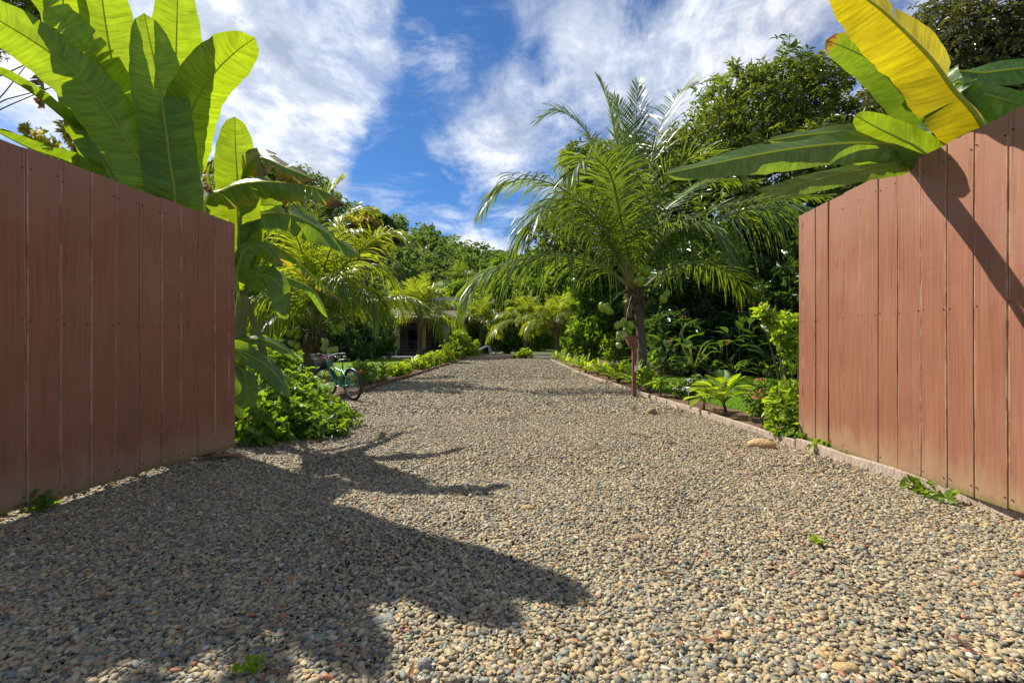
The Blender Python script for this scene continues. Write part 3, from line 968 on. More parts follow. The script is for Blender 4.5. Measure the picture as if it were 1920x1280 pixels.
# ------------------------------------------------------------------ the two open gates
def gate(label, A, B, z0, z1, pxs, facing, seed):
    """boards between plan points A (far end) and B (hinge end); facing = +1 if the painted face looks to +X"""
    r = np.random.default_rng(seed)
    A = np.asarray(A, float); B = np.asarray(B, float)
    along = (B - A) / np.linalg.norm(B - A)
    nrml = np.array([-along[1], along[0]])
    if nrml[0] * facing < 0:
        nrml = -nrml
    Lg = np.linalg.norm(B - A)
    ss = []
    for px in pxs:                      # board joints along the gate's own line
        k = (px - 960) / F
        s = (k * A[1] - A[0]) / (along[0] - k * along[1])
        ss.append(s)
    while ss[-1] < Lg - .12:
        ss.append(ss[-1] + r.uniform(.19, .22))
    t = thing('gate', label, 'gate', (A[0], A[1], z0))

    def W(s, n_, z):
        p = A + along * s + nrml * n_
        return np.array([p[0], p[1], z])
    nail = MB(); 
    bolt = bpy.data.meshes.new('nail')
    bm = bmesh.new()
    bmesh.ops.create_uvsphere(bm, u_segments=8, v_segments=4, radius=.0055)
    bm.to_mesh(bolt); bm.free()
    bolt.materials.append(M['nail'])
    H = z1 - z0
    for i in range(len(ss) - 1):
        s0, s1 = ss[i] + r.uniform(.0012, .003), ss[i + 1] - r.uniform(.0012, .003)
        if i == 0:
            s0 = ss[0]
        off = r.uniform(0, .007)
        tilt = r.uniform(-.004, .004)
        cup = r.uniform(-.0025, .0025)
        top = z1 + r.uniform(-.011, .009); bot = z0 + r.uniform(-.008, .008)
        c = .005
        mb = MB()
        nz_ = 9
        zs = np.linspace(bot, top, nz_)
        bow = r.uniform(-.006, .006)
        rows = []
        for z in zs:
            q = (z - z0) / H
            o_ = off + bow * (q * 2 - 1) ** 2 + .0015 * math.sin(q * 7 + i)
            j0 = s0 + .002 * math.sin(q * 3 + i); j1 = s1 + .002 * math.sin(q * 3 + i + 1)
            rows.append([W(j0, o_ - .024, z), W(j0, o_ - c, z), W(j0 + c, o_ - tilt, z), W(j0 + c + .007, o_ - tilt, z), W((j0 + j1) / 2, o_ + cup, z), W(j1 - c - .007, o_ + tilt, z), W(j1 - c, o_ + tilt, z), W(j1, o_ - c, z), W(j1, o_ - .012, z),
                         W(j1 + .010, o_ - .013, z), W(j1 + .010, o_ - .024, z)])
        v = np.array(rows).reshape(-1, 3)
        wr = np.tile([0, 1.0, 1.0, 0, 0, 0, 1.0, 1.0, 0, 0, 0], nz_) * r.uniform(.0, 1.0)  # chamfer points that carry the painted edge light
        m = 11
        j = np.arange(nz_ - 1)[:, None] * m; cc = np.arange(m)[None, :]; c2 = (cc + 1) % m
        qd = np.stack([j + cc, j + c2, j + m + c2, j + m + cc], -1).reshape(-1, 4)
        if facing > 0:
            pass
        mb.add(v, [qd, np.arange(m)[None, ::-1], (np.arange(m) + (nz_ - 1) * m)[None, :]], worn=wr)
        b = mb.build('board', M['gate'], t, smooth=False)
        # nail heads: two to a row
        for z in (z1 - .13, z0 + H * .52, z0 + .07):
            for s in (s0 + .022, s1 - .022):
                if r.random() < .12 or s1 - s0 < .07:
                    continue
                p = W(s + r.normal(0, .004), off + .0005, z + r.normal(0, .006))
                o = bpy.data.objects.new('nail', bolt)
                COL.objects.link(o)
                o.location = tuple(p - ROOT[t.name])
                o.parent = b
    # the frame on the back
    for z in (z0 + .07, z0 + H * .52, z1 - .13):
        mb = MB()
        bw = np.array([W(s, n_, z + dz) for s in (ss[0] + .01, ss[-1] - .01) for n_ in (-.028, -.078) for dz in (-.05, .05)])
        mb.add(bw, np.array([[0, 1, 3, 2], [4, 6, 7, 5], [0, 4, 5, 1], [2, 3, 7, 6], [0, 2, 6, 4], [1, 5, 7, 3]]))
        mb.build('rail', M['gate'], t, smooth=False)
    for s in (ss[0] + .0, ss[-1] - .09):
        mb = MB()
        bw = np.array([W(s_, n_, z) for s_ in (s, s + .09) for n_ in (-.082, -.13) for z in (z0 + .01, z1 - .01)])
        mb.add(bw, np.array([[0, 1, 3, 2], [4, 6, 7, 5], [0, 4, 5, 1], [2, 3, 7, 6], [0, 2, 6, 4], [1, 5, 7, 3]]))
        mb.build('stile', M['gate'], t, smooth=False)
    return t


gate('left gate leaf of brown boards, shaded by the banana plants', (-2.978, 5.15), (-3.34, 2.25), .08, 2.455,
     [440.5, 429.5, 402, 372, 339.5, 303, 262.5, 218.6, 169, 112.5, 48.7, -25, -110], 1, 3)
gate('right gate leaf of brown boards, sunlit with leaf shadows', (3.363, 5.60), (3.215, 2.2), .08, 2.672,
     [1498.5, 1505.5, 1530, 1554.5, 1583, 1613.5, 1647, 1684, 1727.6, 1775, 1827, 1891, 1965, 2050], -1, 4)

# ------------------------------------------------------------------ big leaves
CAMP = np.array([0, 0, CAM_H])


def leaf_outline(t, p):
    x = np.clip((t - p) / (1 - p), 0, 1)
    f = np.sqrt(np.clip(1 - (1 - np.minimum(x / .20, 1)) ** 2, 0, 1)) * np.sqrt(np.clip(1 - np.maximum((x - .60) / .40, 0) ** 2.2, 0, 1))
    return np.where(t < p, 0, f) * (.93 + .07 * np.cos(x * 2.2))


def big_leaf(parent, ctrl, W, mat, roll=0.0, fold=(.25, .25), dry=0.0, tears=0, petiole=.06, seed=0, ripple=.05, n=40, rib=.016, tip_dry=.25, label=None, curl=.0, wl=1., wr=1.):
    """one banana leaf: blade in two halves about a midrib; ctrl = points of the midrib in the place"""
    r = np.random.default_rng(seed + 100)
    ctrl = np.asarray(ctrl, float)
    W = W * .74
    sp = catmull(ctrl, n)
    T = nrm(np.gradient(sp, axis=0))
    V = nrm(CAMP - sp)
    S = nrm(np.cross(T, V)); N = np.cross(S, T)
    # keep the frame steady along the leaf
    for i in range(1, n):
        S[i] = nrm(S[i] * .25 + S[i - 1] * .75); S[i] = nrm(S[i] - T[i] * np.dot(S[i], T[i]))
    N = np.cross(S, T)
    cr, sr = math.cos(roll), math.sin(roll)
    S, N = S * cr + N * sr, N * cr - S * sr
    t = np.linspace(0, 1, n)
    arc = np.concatenate([[0], np.cumsum(np.linalg.norm(np.diff(sp, axis=0), axis=1))])
    w = leaf_outline(t, petiole) * W
    m = 8
    u = np.linspace(0, 1, m)
    mb = MB()
    first = int(np.searchsorted(t, petiole))
    for side, fd, ws in ((1, fold[0], wl), (-1, fold[1], wr)):
        cuts = sorted(set(int(c) for c in r.integers(first + 3, n - 2, tears))) if tears else []
        groups = []
        a = first - 1 if first > 0 else 0
        for c in cuts + [n - 1]:
            if c > a:
                groups.append((a, c)); a = c
        for gi, (a, b) in enumerate(groups):
            idx = np.arange(a, b + 1)
            extra = r.normal(0, .16) + (abs(r.normal(0, .35)) if dry > .3 else 0) if tears else 0
            ph = r.uniform(0, 6)
            phi = fd + extra * u[None, :] + curl * u[None, :] ** 2 + ripple * 2 * np.sin(arc[idx][:, None] * 7 + ph * 0 + side) * u[None, :]
            fine = ripple * W * (.35 * np.sin(arc[idx][:, None] * 19 + side * 2) + .25 * np.sin(arc[idx][:, None] * 43)) * u[None, :] ** 1.5
            k = (w[idx] * ws)[:, None] * u[None, :] * (1 + .025 * np.sin(arc[idx][:, None] * 31 + side))
            dirv = side * S[idx][:, None, :] * np.cos(phi)[..., None] - N[idx][:, None, :] * np.sin(phi)[..., None]
            pos = sp[idx][:, None, :] + dirv * k[..., None] + N[idx][:, None, :] * fine[..., None]
            # veins sweep forward, and a torn strip narrows towards its end
            sweep = .10 * k
            if tears and len(idx) > 1:
                mid = (idx - (a + b) / 2) / max((b - a), 1)
                sweep = sweep - (mid[:, None] * u[None, :] ** 1.5) * .05
            pos = pos + T[idx][:, None, :] * sweep[..., None]
            g = len(idx)
            q = np.arange(g - 1)[:, None] * m; c_ = np.arange(m - 1)[None, :]
            quad = np.stack([q + c_, q + c_ + 1, q + m + c_ + 1, q + m + c_], -1).reshape(-1, 4)
            if side < 0:
                quad = quad[:, ::-1]
            dr = dry * u[None, :] ** .6 + tip_dry * np.clip((t[idx] - .90) / .10, 0, 1)[:, None] + (.30 * np.clip((u - .86) / .14, 0, 1))[None, :] * (.35 + dry)
            mb.add(pos.reshape(-1, 3), quad, lu=np.broadcast_to(side * u[None, :], k.shape).ravel(),
                   lv=np.broadcast_to(arc[idx][:, None], k.shape).ravel(), dry=np.broadcast_to(dr, k.shape).ravel())
    o = mb.build('leaf', mat, parent, label=label)
    mb = MB()
    mb.tube(sp, np.linspace(rib * 1.15, rib * .2, n), 7, tint=np.linspace(.2, .8, n).repeat(7).tolist() + [.2, .8])
    mb.build('midrib', M['midrib'], o)
    return o


def PX(*pts):
    return [P(*p) for p in pts]


def stem_tube(parent, pts, r0, r1, name='stem'):
    mb = MB()
    p = catmull(pts, 14)
    mb.tube(p, np.linspace(r0, r1, 14), 12)
    return mb.build(name, M['pseudostem'], parent)


# banana clump behind the left gate
ban = thing('banana_plant', 'tall banana plant with upright backlit leaves behind the left gate', 'banana plant', (-3.75, 5.0, 0))
stem_tube(ban, [(-3.75, 5.0, -.05), (-3.72, 5.0, 1.0), (-3.66, 4.98, 2.2)], .13, .07)
B0 = M['banana']; BD = M['banana_dark']; BY = M['banana_yellow']
big_leaf(ban, [(-3.66, 4.98, 2.0)] + PX((327, 385, 4.75), (318, 300, 4.7), (300, 170, 4.6), (270, 25, 4.55)), .33, B0, roll=.05, fold=(.12, .16), petiole=.14, seed=1, ripple=.04, rib=.017)
big_leaf(ban, [(-3.70, 5.0, 2.0)] + PX((295, 370, 4.75), (198, 205, 4.45), (110, 112, 4.2), (-10, 34, 3.9), (-90, -10, 3.7)), .34, B0, roll=-.15, fold=(.32, .05), petiole=.14, seed=2, ripple=.06, rib=.017)
big_leaf(ban, [(-3.74, 5.05, 2.0)] + PX((258, 330, 4.95), (232, 230, 4.85), (202, 70, 4.72), (190, -20, 4.6), (186, -110, 4.4)), .35, B0, roll=.3, fold=(.15, .25), petiole=.2, seed=3)
big_leaf(ban, [(-3.62, 5.1, 2.0)] + PX((330, 330, 4.95), (331, 220, 4.9), (330, 120, 4.8), (332, 30, 4.7), (334, -50, 4.65)), .33, B0, roll=-.1, fold=(.1, .3), petiole=.2, seed=4)
big_leaf(ban, [(-3.55, 5.1, 2.0)] + PX((345, 290, 4.95), (360, 207, 4.8), (400, 140, 4.68), (445, 95, 4.58), (478, 72, 4.50)), .33, B0, roll=-.25, fold=(.1, .18), petiole=.30, seed=5, ripple=.08, tip_dry=.3)
big_leaf(ban, PX((268, 400, 4.95), (258, 245, 4.9), (208, 150, 4.7), (158, 88, 4.48), (105, 30, 4.4), (66, -18, 4.3), (15, -65, 4.1)), .25, B0, roll=.6, fold=(.7, .2), petiole=.3, seed=6, tears=9, ripple=.1, tip_dry=.5)
big_leaf(ban, PX((245, 400, 4.95), (172, 250, 4.9), (128, 70, 4.7), (114, -40, 4.45), (106, -120, 4.25)), .27, B0, roll=.25, fold=(.3, .2), petiole=.2, seed=17, tears=5)  # added leaf, placed to throw shade on the gravel at lower left
big_leaf(ban, PX((250, 420, 5.4), (222, 315, 5.2), (150, 248, 4.9), (62, 176, 4.5), (-30, 122, 4.1)), .20, BD, roll=1.0, fold=(.25, .9), petiole=.2, seed=7, ripple=.08)
big_leaf(ban, PX((235, 400, 5.6), (190, 270, 5.5), (130, 170, 5.3), (62, 108, 5.0), (-20, 82, 4.7)), .30, B0, roll=.9, fold=(.5, 1.0), petiole=.3, seed=8, tears=11, dry=.55, ripple=.15)
big_leaf(ban, PX((255, 430, 5.6), (215, 345, 5.5), (180, 270, 5.4), (150, 215, 5.3), (120, 180, 5.2)), .26, B0, roll=-.3, fold=(.2, .3), petiole=.3, seed=9)
big_leaf(ban, PX((280, 440, 5.2), (215, 350, 5.1), (130, 305, 4.8), (60, 280, 4.4), (-20, 240, 4.0)), .22, BD, roll=1.15, fold=(.3, .7), petiole=.15, seed=10)
big_leaf(ban, PX((440, 430, 6.2), (452, 340, 6.15), (482, 296, 5.8), (540, 316, 5.5), (592, 338, 5.4)), .27, BD, roll=.6, fold=(.5, .5), petiole=.12, seed=11, tears=9, dry=.62, ripple=.12, label='drooping torn leaf with dead brown patches')
big_leaf(ban, PX((300, 430, 5.4), (240, 300, 5.5), (200, 225, 5.6), (165, 190, 5.6)), .27, B0, roll=.1, fold=(.3, .3), petiole=.25, seed=13)
for i_, (q, lbl) in enumerate([(((480, 292, 5.75), (490, 320, 5.7), (495, 350, 5.7), (498, 372, 5.7)), 'dead brown leaf hanging from the torn one'), (((398, 300, 5.6), (392, 330, 5.6), (400, 365, 5.6)), 'withered brown leaf'), (((535, 350, 5.75), (540, 375, 5.7), (542, 402, 5.7)), 'dry brown leaf scrap'), (((75, 135, 4.9), (82, 165, 4.85), (84, 205, 4.85)), 'dead orange brown strip of leaf')]):
    big_leaf(ban, PX(*q), .13, BD, roll=.4 + .3 * i_, fold=(.7, .8), petiole=.02, seed=60 + i_, tears=5, dry=1.0, ripple=.25, label=lbl, rib=.008)

# second stool, at the free end of the gate
bn2 = thing('banana_plant', 'shorter banana plant with drooping torn leaves at the gate end', 'banana plant', (-3.5, 6.1, 0))
stem_tube(bn2, [(-3.5, 6.1, -.05), (-3.48, 6.1, .9), (-3.42, 6.1, 1.9)], .12, .06)
big_leaf(bn2, [(-3.42, 6.1, 1.75)] + PX((446, 408, 6.1), (445, 340, 6.1), (442, 280, 6.1), (440, 219, 6.05)), .36, B0, roll=.05, fold=(.12, .15), petiole=.17, seed=21, ripple=.05)
big_leaf(bn2, [(-3.44, 6.1, 1.8)] + PX((385, 396, 5.6), (420, 356, 5.5), (480, 341, 5.4), (560, 346, 5.45), (612, 360, 5.5), (652, 388, 5.55)), .31, BD, roll=.9, fold=(.35, .5), petiole=.10, seed=22, tears=8, dry=.34, ripple=.14, tip_dry=.8)
big_leaf(bn2, [(-3.42, 6.1, 1.8)] + PX((440, 415, 6.2), (480, 402, 6.3), (545, 402, 6.45), (620, 440, 6.6), (678, 482, 6.75)), .38, BD, roll=.75, fold=(.25, .55), petiole=.06, seed=23, ripple=.10, tears=4, dry=.12)
big_leaf(bn2, [(-3.42, 6.1, 1.75)] + PX((450, 440, 6.3), (530, 468, 6.8), (577, 508, 7.1), (612, 540, 7.3), (641, 566, 7.4)), .22, BD, roll=.9, fold=(.3, .6), petiole=.06, seed=24, tears=12, dry=.45, ripple=.14, tip_dry=.9, label='bent leaf with ragged brown edge')
big_leaf(bn2, [(-3.40, 6.1, 1.5)] + PX((470, 520, 6.3), (525, 518, 6.7), (581, 541, 7.0), (616, 596, 7.2)), .15, BD, roll=.8, fold=(.3, .5), petiole=.15, seed=25)
big_leaf(bn2, [(-3.42, 6.1, 1.3)] + PX((448, 545, 6.0), (470, 523, 6.0), (500, 516, 6.0), (528, 540, 6.0), (536, 600, 6.0)), .24, BD, roll=.5, fold=(.4, .6), petiole=.30, seed=26)
big_leaf(bn2, [(-3.42, 6.1, 1.5)] + PX((445, 520, 5.9), (458, 470, 5.9), (490, 462, 6.0), (530, 500, 6.0)), .17, B0, roll=.4, fold=(.3, .6), petiole=.25, seed=27)
big_leaf(bn2, [(-3.42, 6.1, 1.0)] + PX((442, 655, 5.8), (490, 678, 5.7), (520, 705, 5.65), (543, 745, 5.6)), .17, BD, roll=.6, fold=(.3, .4), petiole=.1, seed=28)
big_leaf(bn2, [(-3.42, 6.1, 1.0)] + PX((440, 640, 6.0), (490, 636, 6.1), (535, 655, 6.15), (556, 674, 6.2)), .12, BD, roll=.7, fold=(.2, .4), petiole=.1, seed=29)
big_leaf(bn2, [(-3.40, 6.1, .9)] + PX((440, 680, 5.8), (458, 700, 5.7), (462, 740, 5.65), (452, 785, 5.6)), .22, BD, roll=.3, fold=(.3, .4), petiole=.1, seed=30)
big_leaf(bn2, [(-3.40, 6.1, 1.8)] + PX((470, 400, 6.4), (500, 385, 6.5), (525, 390, 6.6), (545, 420, 6.7)), .26, B0, roll=.2, fold=(.3, .3), petiole=.15, seed=31)
# a narrow young stem beside it
mb = MB()
mb.tube(catmull([(-3.38, 6.5, 0), (-3.36, 6.5, 1.0)] + PX((447, 520, 6.5), (440, 440, 6.5)), 14), np.linspace(.07, .025, 14), 10)
mb.build('stem', M['pseudostem'], bn2)

# banana clump behind the right gate
bn3 = thing('banana_plant', 'banana plant with one yellowing leaf leaning over the right gate', 'banana plant', (4.15, 3.9, 0))
stem_tube(bn3, [(4.15, 3.9, -.05), (4.1, 3.9, 1.0), (3.95, 3.85, 2.3)], .14, .08)
big_leaf(bn3, [(3.85, 3.75, 2.2)] + PX((1846, 245, 3.55), (1785, 165, 3.5), (1744, 109, 3.45), (1669, 34, 3.35), (1624, -2, 3.3), (1560, -50, 3.2)), (.34), BY, roll=.12, fold=(1.35, .12), petiole=.10, seed=41, ripple=.07, rib=.02, wl=.75, tears=2, label='yellowing leaf with short splits', dry=.05)
big_leaf(bn3, [(3.95, 4.1, 2.3)] + PX((1760, 250, 4.2), (1700, 185, 4.2), (1640, 120, 4.2), (1590, 92, 4.2), (1548, 76, 4.2)), .24, BD, roll=.1, fold=(.2, .2), petiole=.2, seed=42, tip_dry=.7)
big_leaf(bn3, [(3.95, 3.95, 2.2)] + PX((1736, 290, 3.95), (1690, 274, 3.9), (1600, 268, 3.8), (1500, 277, 3.7), (1400, 294, 3.65), (1245, 326, 3.6)), .235, BD, roll=-.75, fold=(.45, .35), petiole=.10, seed=43, ripple=.06, rib=.013)
big_leaf(bn3, [(3.95, 4.0, 2.25)] + PX((1740, 290, 4.2), (1690, 262, 4.08), (1600, 247, 3.98), (1520, 252, 3.92), (1440, 264, 3.88)), .17, BD, roll=-.9, fold=(.3, .5), petiole=.1, seed=44)
big_leaf(bn3, [(3.95, 3.95, 2.1)] + PX((1740, 298, 4.1), (1680, 306, 3.92), (1560, 330, 3.70), (1480, 350, 3.56), (1420, 358, 3.5)), .15, BD, roll=-.75, fold=(.2, .3), petiole=.1, seed=45)
big_leaf(bn3, [(3.95, 3.9, 2.2)] + PX((1737, 290, 3.85), (1690, 262, 3.85), (1645, 240, 3.85), (1602, 216, 3.85)), .18, B0, roll=-.3, fold=(.1, .4), petiole=.15, seed=46)
big_leaf(bn3, [(4.0, 3.85, 2.4)] + PX((1760, 150, 4.3), (1850, 136, 4.2), (1940, 126, 4.1), (2060, 120, 4.0)), .21, BD, roll=.6, fold=(.2, .3), petiole=.02, seed=47)
big_leaf(bn3, [(4.0, 3.85, 2.4)] + PX((1790, 165, 4.0), (1850, 178, 3.9), (1930, 205, 3.8), (2010, 250, 3.7)), .20, B0, roll=.4, fold=(.2, .3), petiole=.02, seed=48)
big_leaf(bn3, [(3.95, 3.9, 2.2)] + PX((1745, 270, 3.9), (1790, 200, 4.0), (1745, 190, 4.1), (1690, 195, 4.2)), .2, B0, roll=.2, fold=(.2, .3), petiole=.3, seed=49)


# ------------------------------------------------------------------ coconut palms
def frond(parent, ctrl, Lm, mat, seed, nl=80, droop=.45, w=.022, rach=.024, vang=.30, bare=.14, seg=4, tint=(.15, .85), lift=0.0, yellow=.25):
    r = np.random.default_rng(seed)
    n = 26
    Lm = Lm * 1.62
    droop = droop * .66
    sp = catmull(ctrl, n)
    mb = MB()
    mb.tube(sp, np.linspace(rach * 1.9, rach * .2, n) * (1 + 1.2 * np.exp(-np.linspace(0, 1, n) * 14)), 6,
            tint=np.concatenate([np.repeat(np.linspace(.7, .25, n), 6), [.5, .5]]))
    fr = mb.build('frond', M['rachis'], parent)
    ts = np.linspace(bare, .985, nl)
    ts = np.concatenate([ts, ts + .4 / nl])
    side = np.concatenate([np.ones(nl), -np.ones(nl)])
    k = len(ts)
    f = np.clip(ts, 0, .999) * (n - 1)
    i0 = f.astype(int); fr_ = (f - i0)[:, None]
    base = sp[i0] * (1 - fr_) + sp[np.minimum(i0 + 1, n - 1)] * fr_
    TT = nrm(np.gradient(sp, axis=0))
    T = TT[i0]
    S = nrm(np.cross(T, np.array([0, 0, 1.0]) + .001))
    # keep S stable when the frond is steep
    dirh = sp[-1] - sp[0]; dirh[2] = 0
    S0 = nrm(np.cross(nrm(dirh + 1e-6), [0, 0, 1.0]))
    S = nrm(S * .5 + S0 * .5); S = nrm(S - T * np.sum(S * T, -1, keepdims=True))
    N = np.cross(S, T)
    N = np.where(N[:, 2:3] < -.2, -N, N)
    prof = np.interp(ts, [0, bare, .25, .5, .75, .92, 1.0], [.3, .45, .85, 1.0, .82, .5, .3])
    L = Lm * prof * r.uniform(.9, 1.08, k)
    a = np.interp(ts, [0, .5, 1], [1.15, .95, .40]) + r.normal(0, .07, k)
    va = vang + r.normal(0, .12, k) + lift
    d = T * np.cos(a)[:, None] + (S * side[:, None] * np.cos(va)[:, None] + N * np.sin(va)[:, None]) * np.sin(a)[:, None]
    d = nrm(d + r.normal(0, .04, (k, 3)))
    s = np.linspace(0, 1, seg + 1)
    g = np.array([0, 0, -1.0])
    dr = droop * r.uniform(.6, 1.35, k)
    path = base[:, None] + d[:, None] * (L[:, None] * s)[..., None] + g * (L[:, None] * dr[:, None] * s ** 2.2)[..., None]
    path = path - d[:, None] * (L[:, None] * dr[:, None] * .32 * s ** 3)[..., None]
    td = nrm(np.gradient(path, axis=1))
    wd = T[:, None] - td * np.sum(T[:, None] * td, -1, keepdims=True)
    wd = nrm(wd + .35 * N[:, None] * side[:, None, None] * 0 + r.normal(0, .18, (k, 1, 3)))
    wp = np.interp(s, [0, .15, .5, .85, 1], [.5, .95, 1.0, .6, .06])
    hw = wd * (w * wp)[None, :, None]
    v = np.stack([path - hw, path + hw], 2).reshape(-1, 3)
    j = (np.arange(k) * 2 * (seg + 1))[:, None] + np.arange(seg)[None, :] * 2
    q = np.stack([j, j + 1, j + 3, j + 2], -1).reshape(-1, 4)
    tt = np.clip(r.uniform(tint[0], tint[1], k)[:, None] * .8 + (s[None, :] ** 5) * yellow + .12 * np.sin(ts * 9 + seed)[:, None], 0, 1)
    mb = MB()
    mb.add(v, q, tint=np.repeat(tt, 2, 1).ravel())
    mb.build('leaflets', mat, fr, smooth=True, kind='stuff')
    return fr


def arc_frond(c, az, el, L, sag, r):
    d = np.array([math.cos(az) * math.cos(el), math.sin(az) * math.cos(el), math.sin(el)])
    tw = r.normal(0, .06)
    pts = []
    for s in np.linspace(0, 1, 6):
        p = np.asarray(c) + d * L * s * (1 - .10 * s) - np.array([0, 0, sag * L]) * s ** 2.3 + np.array([-math.sin(az), math.cos(az), 0]) * tw * L * s * s
        pts.append(p)
    return pts


COCO = []
for i in range(2):
    mb = MB()
    th = np.linspace(0, math.pi, 9)
    mb.lathe([(math.sin(t) * .115 * (1 + .12 * math.cos(t)) * (1 - .15 * abs(math.cos(t)) ** 4), -math.cos(t) * .15) for t in th], (0, 0, 0), 10)
    o = mb.build('coconut', M['coconut' if i == 0 else 'coconut_pale'])
    COCO.append(o.data)
    bpy.data.objects.remove(o)


def coconuts(parent, ctr, n, R_, r, kind=0, anchor=None, s=1.0):
    ctr = np.asarray(ctr)
    for i in range(n):
        o = bpy.data.objects.new('coconut', COCO[kind])
        COL.objects.link(o)
        d = nrm(r.normal(size=3)) * R_ * r.uniform(.55, 1.0)
        p = ctr + d * np.array([1, .8, 1])
        o.parent = parent
        o.location = tuple(p - ROOT[parent.name])
        sc = s * r.uniform(.82, 1.1)
        o.scale = (sc, sc, sc)
        o.rotation_euler = (r.normal() * .5, r.normal() * .5, r.uniform(0, 6))
    if anchor is not None:
        mb = MB()
        mid = (ctr + anchor) / 2 + np.array([0, 0, .15])
        mb.tube(catmull([anchor, mid, ctr], 8), np.linspace(.03, .012, 8), 6)
        mb.build('fruit_stalk', M['stem'], parent)


def palm_trunk(t, pts, r0, r1, n=46, flare=1.35):
    mb = MB()
    p = catmull(pts, n)
    s = np.linspace(0, 1, n)
    rad = np.interp(s, [0, .12, 1], [r0 * flare, r0, r1]) * (1 + .035 * (np.arange(n) % 3 == 0) + rng.normal(0, .008, n))
    mb.tube(p, rad, 14)
    mb.build('trunk', M['palm_trunk'], t, smooth=False)


def boots(t, c, rad, n, r, h=.6):
    """the brown frond bases and fibre wrapped about the top of a trunk"""
    for i in range(n):
        az = i * 2.4 + r.normal() * .2
        z = -h * r.random()
        d = np.array([math.cos(az), math.sin(az), 0])
        b = np.asarray(c) + d * rad * .6 + [0, 0, z - .1]
        L = r.uniform(.28, .55)
        p = catmull([b, b + d * rad * .45 + [0, 0, L * .5], b + d * (rad * 1.2) + [0, 0, L * .85]], 6)
        mb = MB()
        mb.tube(p, np.linspace(rad * .42, rad * .10, 6), 6)
        mb.build('frond_base', M['fibre'], t)
    for i in range(n // 2):      # hanging dry sheaths
        az = i * 1.9 + .4
        d = np.array([math.cos(az), math.sin(az), 0])
        b = np.asarray(c) + d * rad * 1.05 + [0, 0, -.2]
        L = r.uniform(.5, 1.2)
        mb = MB()
        mb.tube(catmull([b, b + d * .12 - [0, 0, L * .4], b + d * .10 - [0, 0, L]], 6), np.linspace(.028, .008, 6), 5)
        mb.build('dry_sheath', M['fibre'], t)


# the big palm on the right of the drive
r_ = np.random.default_rng(11)
D1 = 15.4
pc = P(1190, 540, D1)
pb = np.array([P(1198, 650, D1)[0] + .12, D1, 0.0])
palm1 = thing('coconut_palm', 'large coconut palm with arching fronds right of the driveway', 'palm tree', pb)
palm_trunk(palm1, [pb - [0, 0, .1], pb + [-.03, 0, .9], pc * .35 + pb * .65 + [.05, 0, .3], pc + [.02, 0, .1]], .15, .135)
boots(palm1, pc + [0, 0, -.15], .19, 18, r_, .8)


def pf(tail, **kw):
    """frond whose midrib runs through picture-like stations given as (px, py, depth)"""
    pts = [pc + [0, 0, -.05]] + [P(*q) for q in tail]
    return pts


big = [
    ([(1135, 504, 14.9), (1075, 482, 14.3), (1010, 480, 13.7), (916, 508, 13.1), (877, 553, 12.9)], 1.3, 1.5, .15),
    ([(1118, 420, 15.2), (1066, 362, 15.0), (1010, 338, 14.8), (955, 342, 14.6), (905, 388, 14.4)], 1.15, 1.25, .15),
    ([(1164, 410, 14.4), (1146, 332, 13.4), (1120, 300, 12.6), (1094, 297, 12.0), (1068, 330, 11.6)], 1.10, .75, .2),
    ([(1140, 345, 16.0), (1101, 250, 16.6), (1049, 208, 17.0), (1012, 224, 17.2)], .95, .5, .2),
    ([(1172, 380, 15.3), (1160, 290, 15.3), (1142, 200, 15.5), (1122, 148, 15.8)], .75, .15, .3),
    ([(1206, 409, 15.8), (1226, 280, 16.3), (1250, 212, 16.8), (1292, 165, 17.2), (1356, 146, 17.6)], 1.00, .35, .3),
    ([(1188, 400, 15.6), (1190, 290, 16.0), (1196, 155, 16.5)], .75, .12, .35),
    ([(1206, 450, 15.8), (1234, 405, 16.2), (1272, 371, 16.6), (1324, 344, 17.0), (1400, 340, 17.4)], 1.0, .5, .2),
    ([(1232, 492, 15.2), (1290, 444, 14.7), (1376, 401, 14.2), (1462, 386, 13.8), (1535, 404, 13.5)], 1.5, 1.7, .1),
    ([(1240, 450, 15.7), (1310, 405, 15.9), (1419, 379, 16.2), (1556, 366, 16.5)], 1.05, .6, .2),
    ([(1210, 538, 15.6), (1247, 508, 16.0), (1311, 492, 16.4), (1376, 517, 16.8), (1425, 575, 17.0)], 1.05, .9, .1),
    ([(1160, 480, 15.6), (1101, 430, 15.9), (1035, 394, 16.3), (989, 420, 16.6), (960, 470, 16.7)], 1.1, 1.3, .15),
    ([(1180, 440, 16.0), (1150, 360, 16.9), (1110, 320, 17.7), (1065, 320, 18.2)], .95, .5, .2),
    ([(1215, 430, 15.0), (1248, 350, 14.5), (1292, 300, 14.1), (1345, 295, 13.8), (1385, 330, 13.6)], 1.1, .7, .2),
    ([(1222, 475, 14.6), (1268, 432, 13.9), (1325, 430, 13.3), (1368, 470, 12.9)], 1.1, .9, .15),
    ([(1160, 470, 15.0), (1110, 395, 14.6), (1060, 372, 14.2), (1018, 398, 13.9), (990, 450, 13.8)], 1.1, .9, .15),
    ([(1182, 420, 15.5), (1172, 330, 15.8), (1168, 230, 16.2), (1150, 178, 16.7)], .8, .25, .3),
]
for i, (tail, Lm, dr, va) in enumerate(big):
    frond(palm1, pf(tail), Lm, M['palm'], 50 + i, nl=84, droop=dr * .66, w=.021, rach=.026, vang=va, tint=(.1, .8))
coconuts(palm1, P(1203, 515, 14.95), 9, .28, r_, 0, pc)
coconuts(palm1, P(1137, 578, 14.9), 6, .22, r_, 0, pc, .9)
coconuts(palm1, P(1245, 556, 14.95), 2, .16, r_, 0, pc)
coconuts(palm1, P(1172, 612, 14.75), 7, .26, r_, 0, pc, .9)
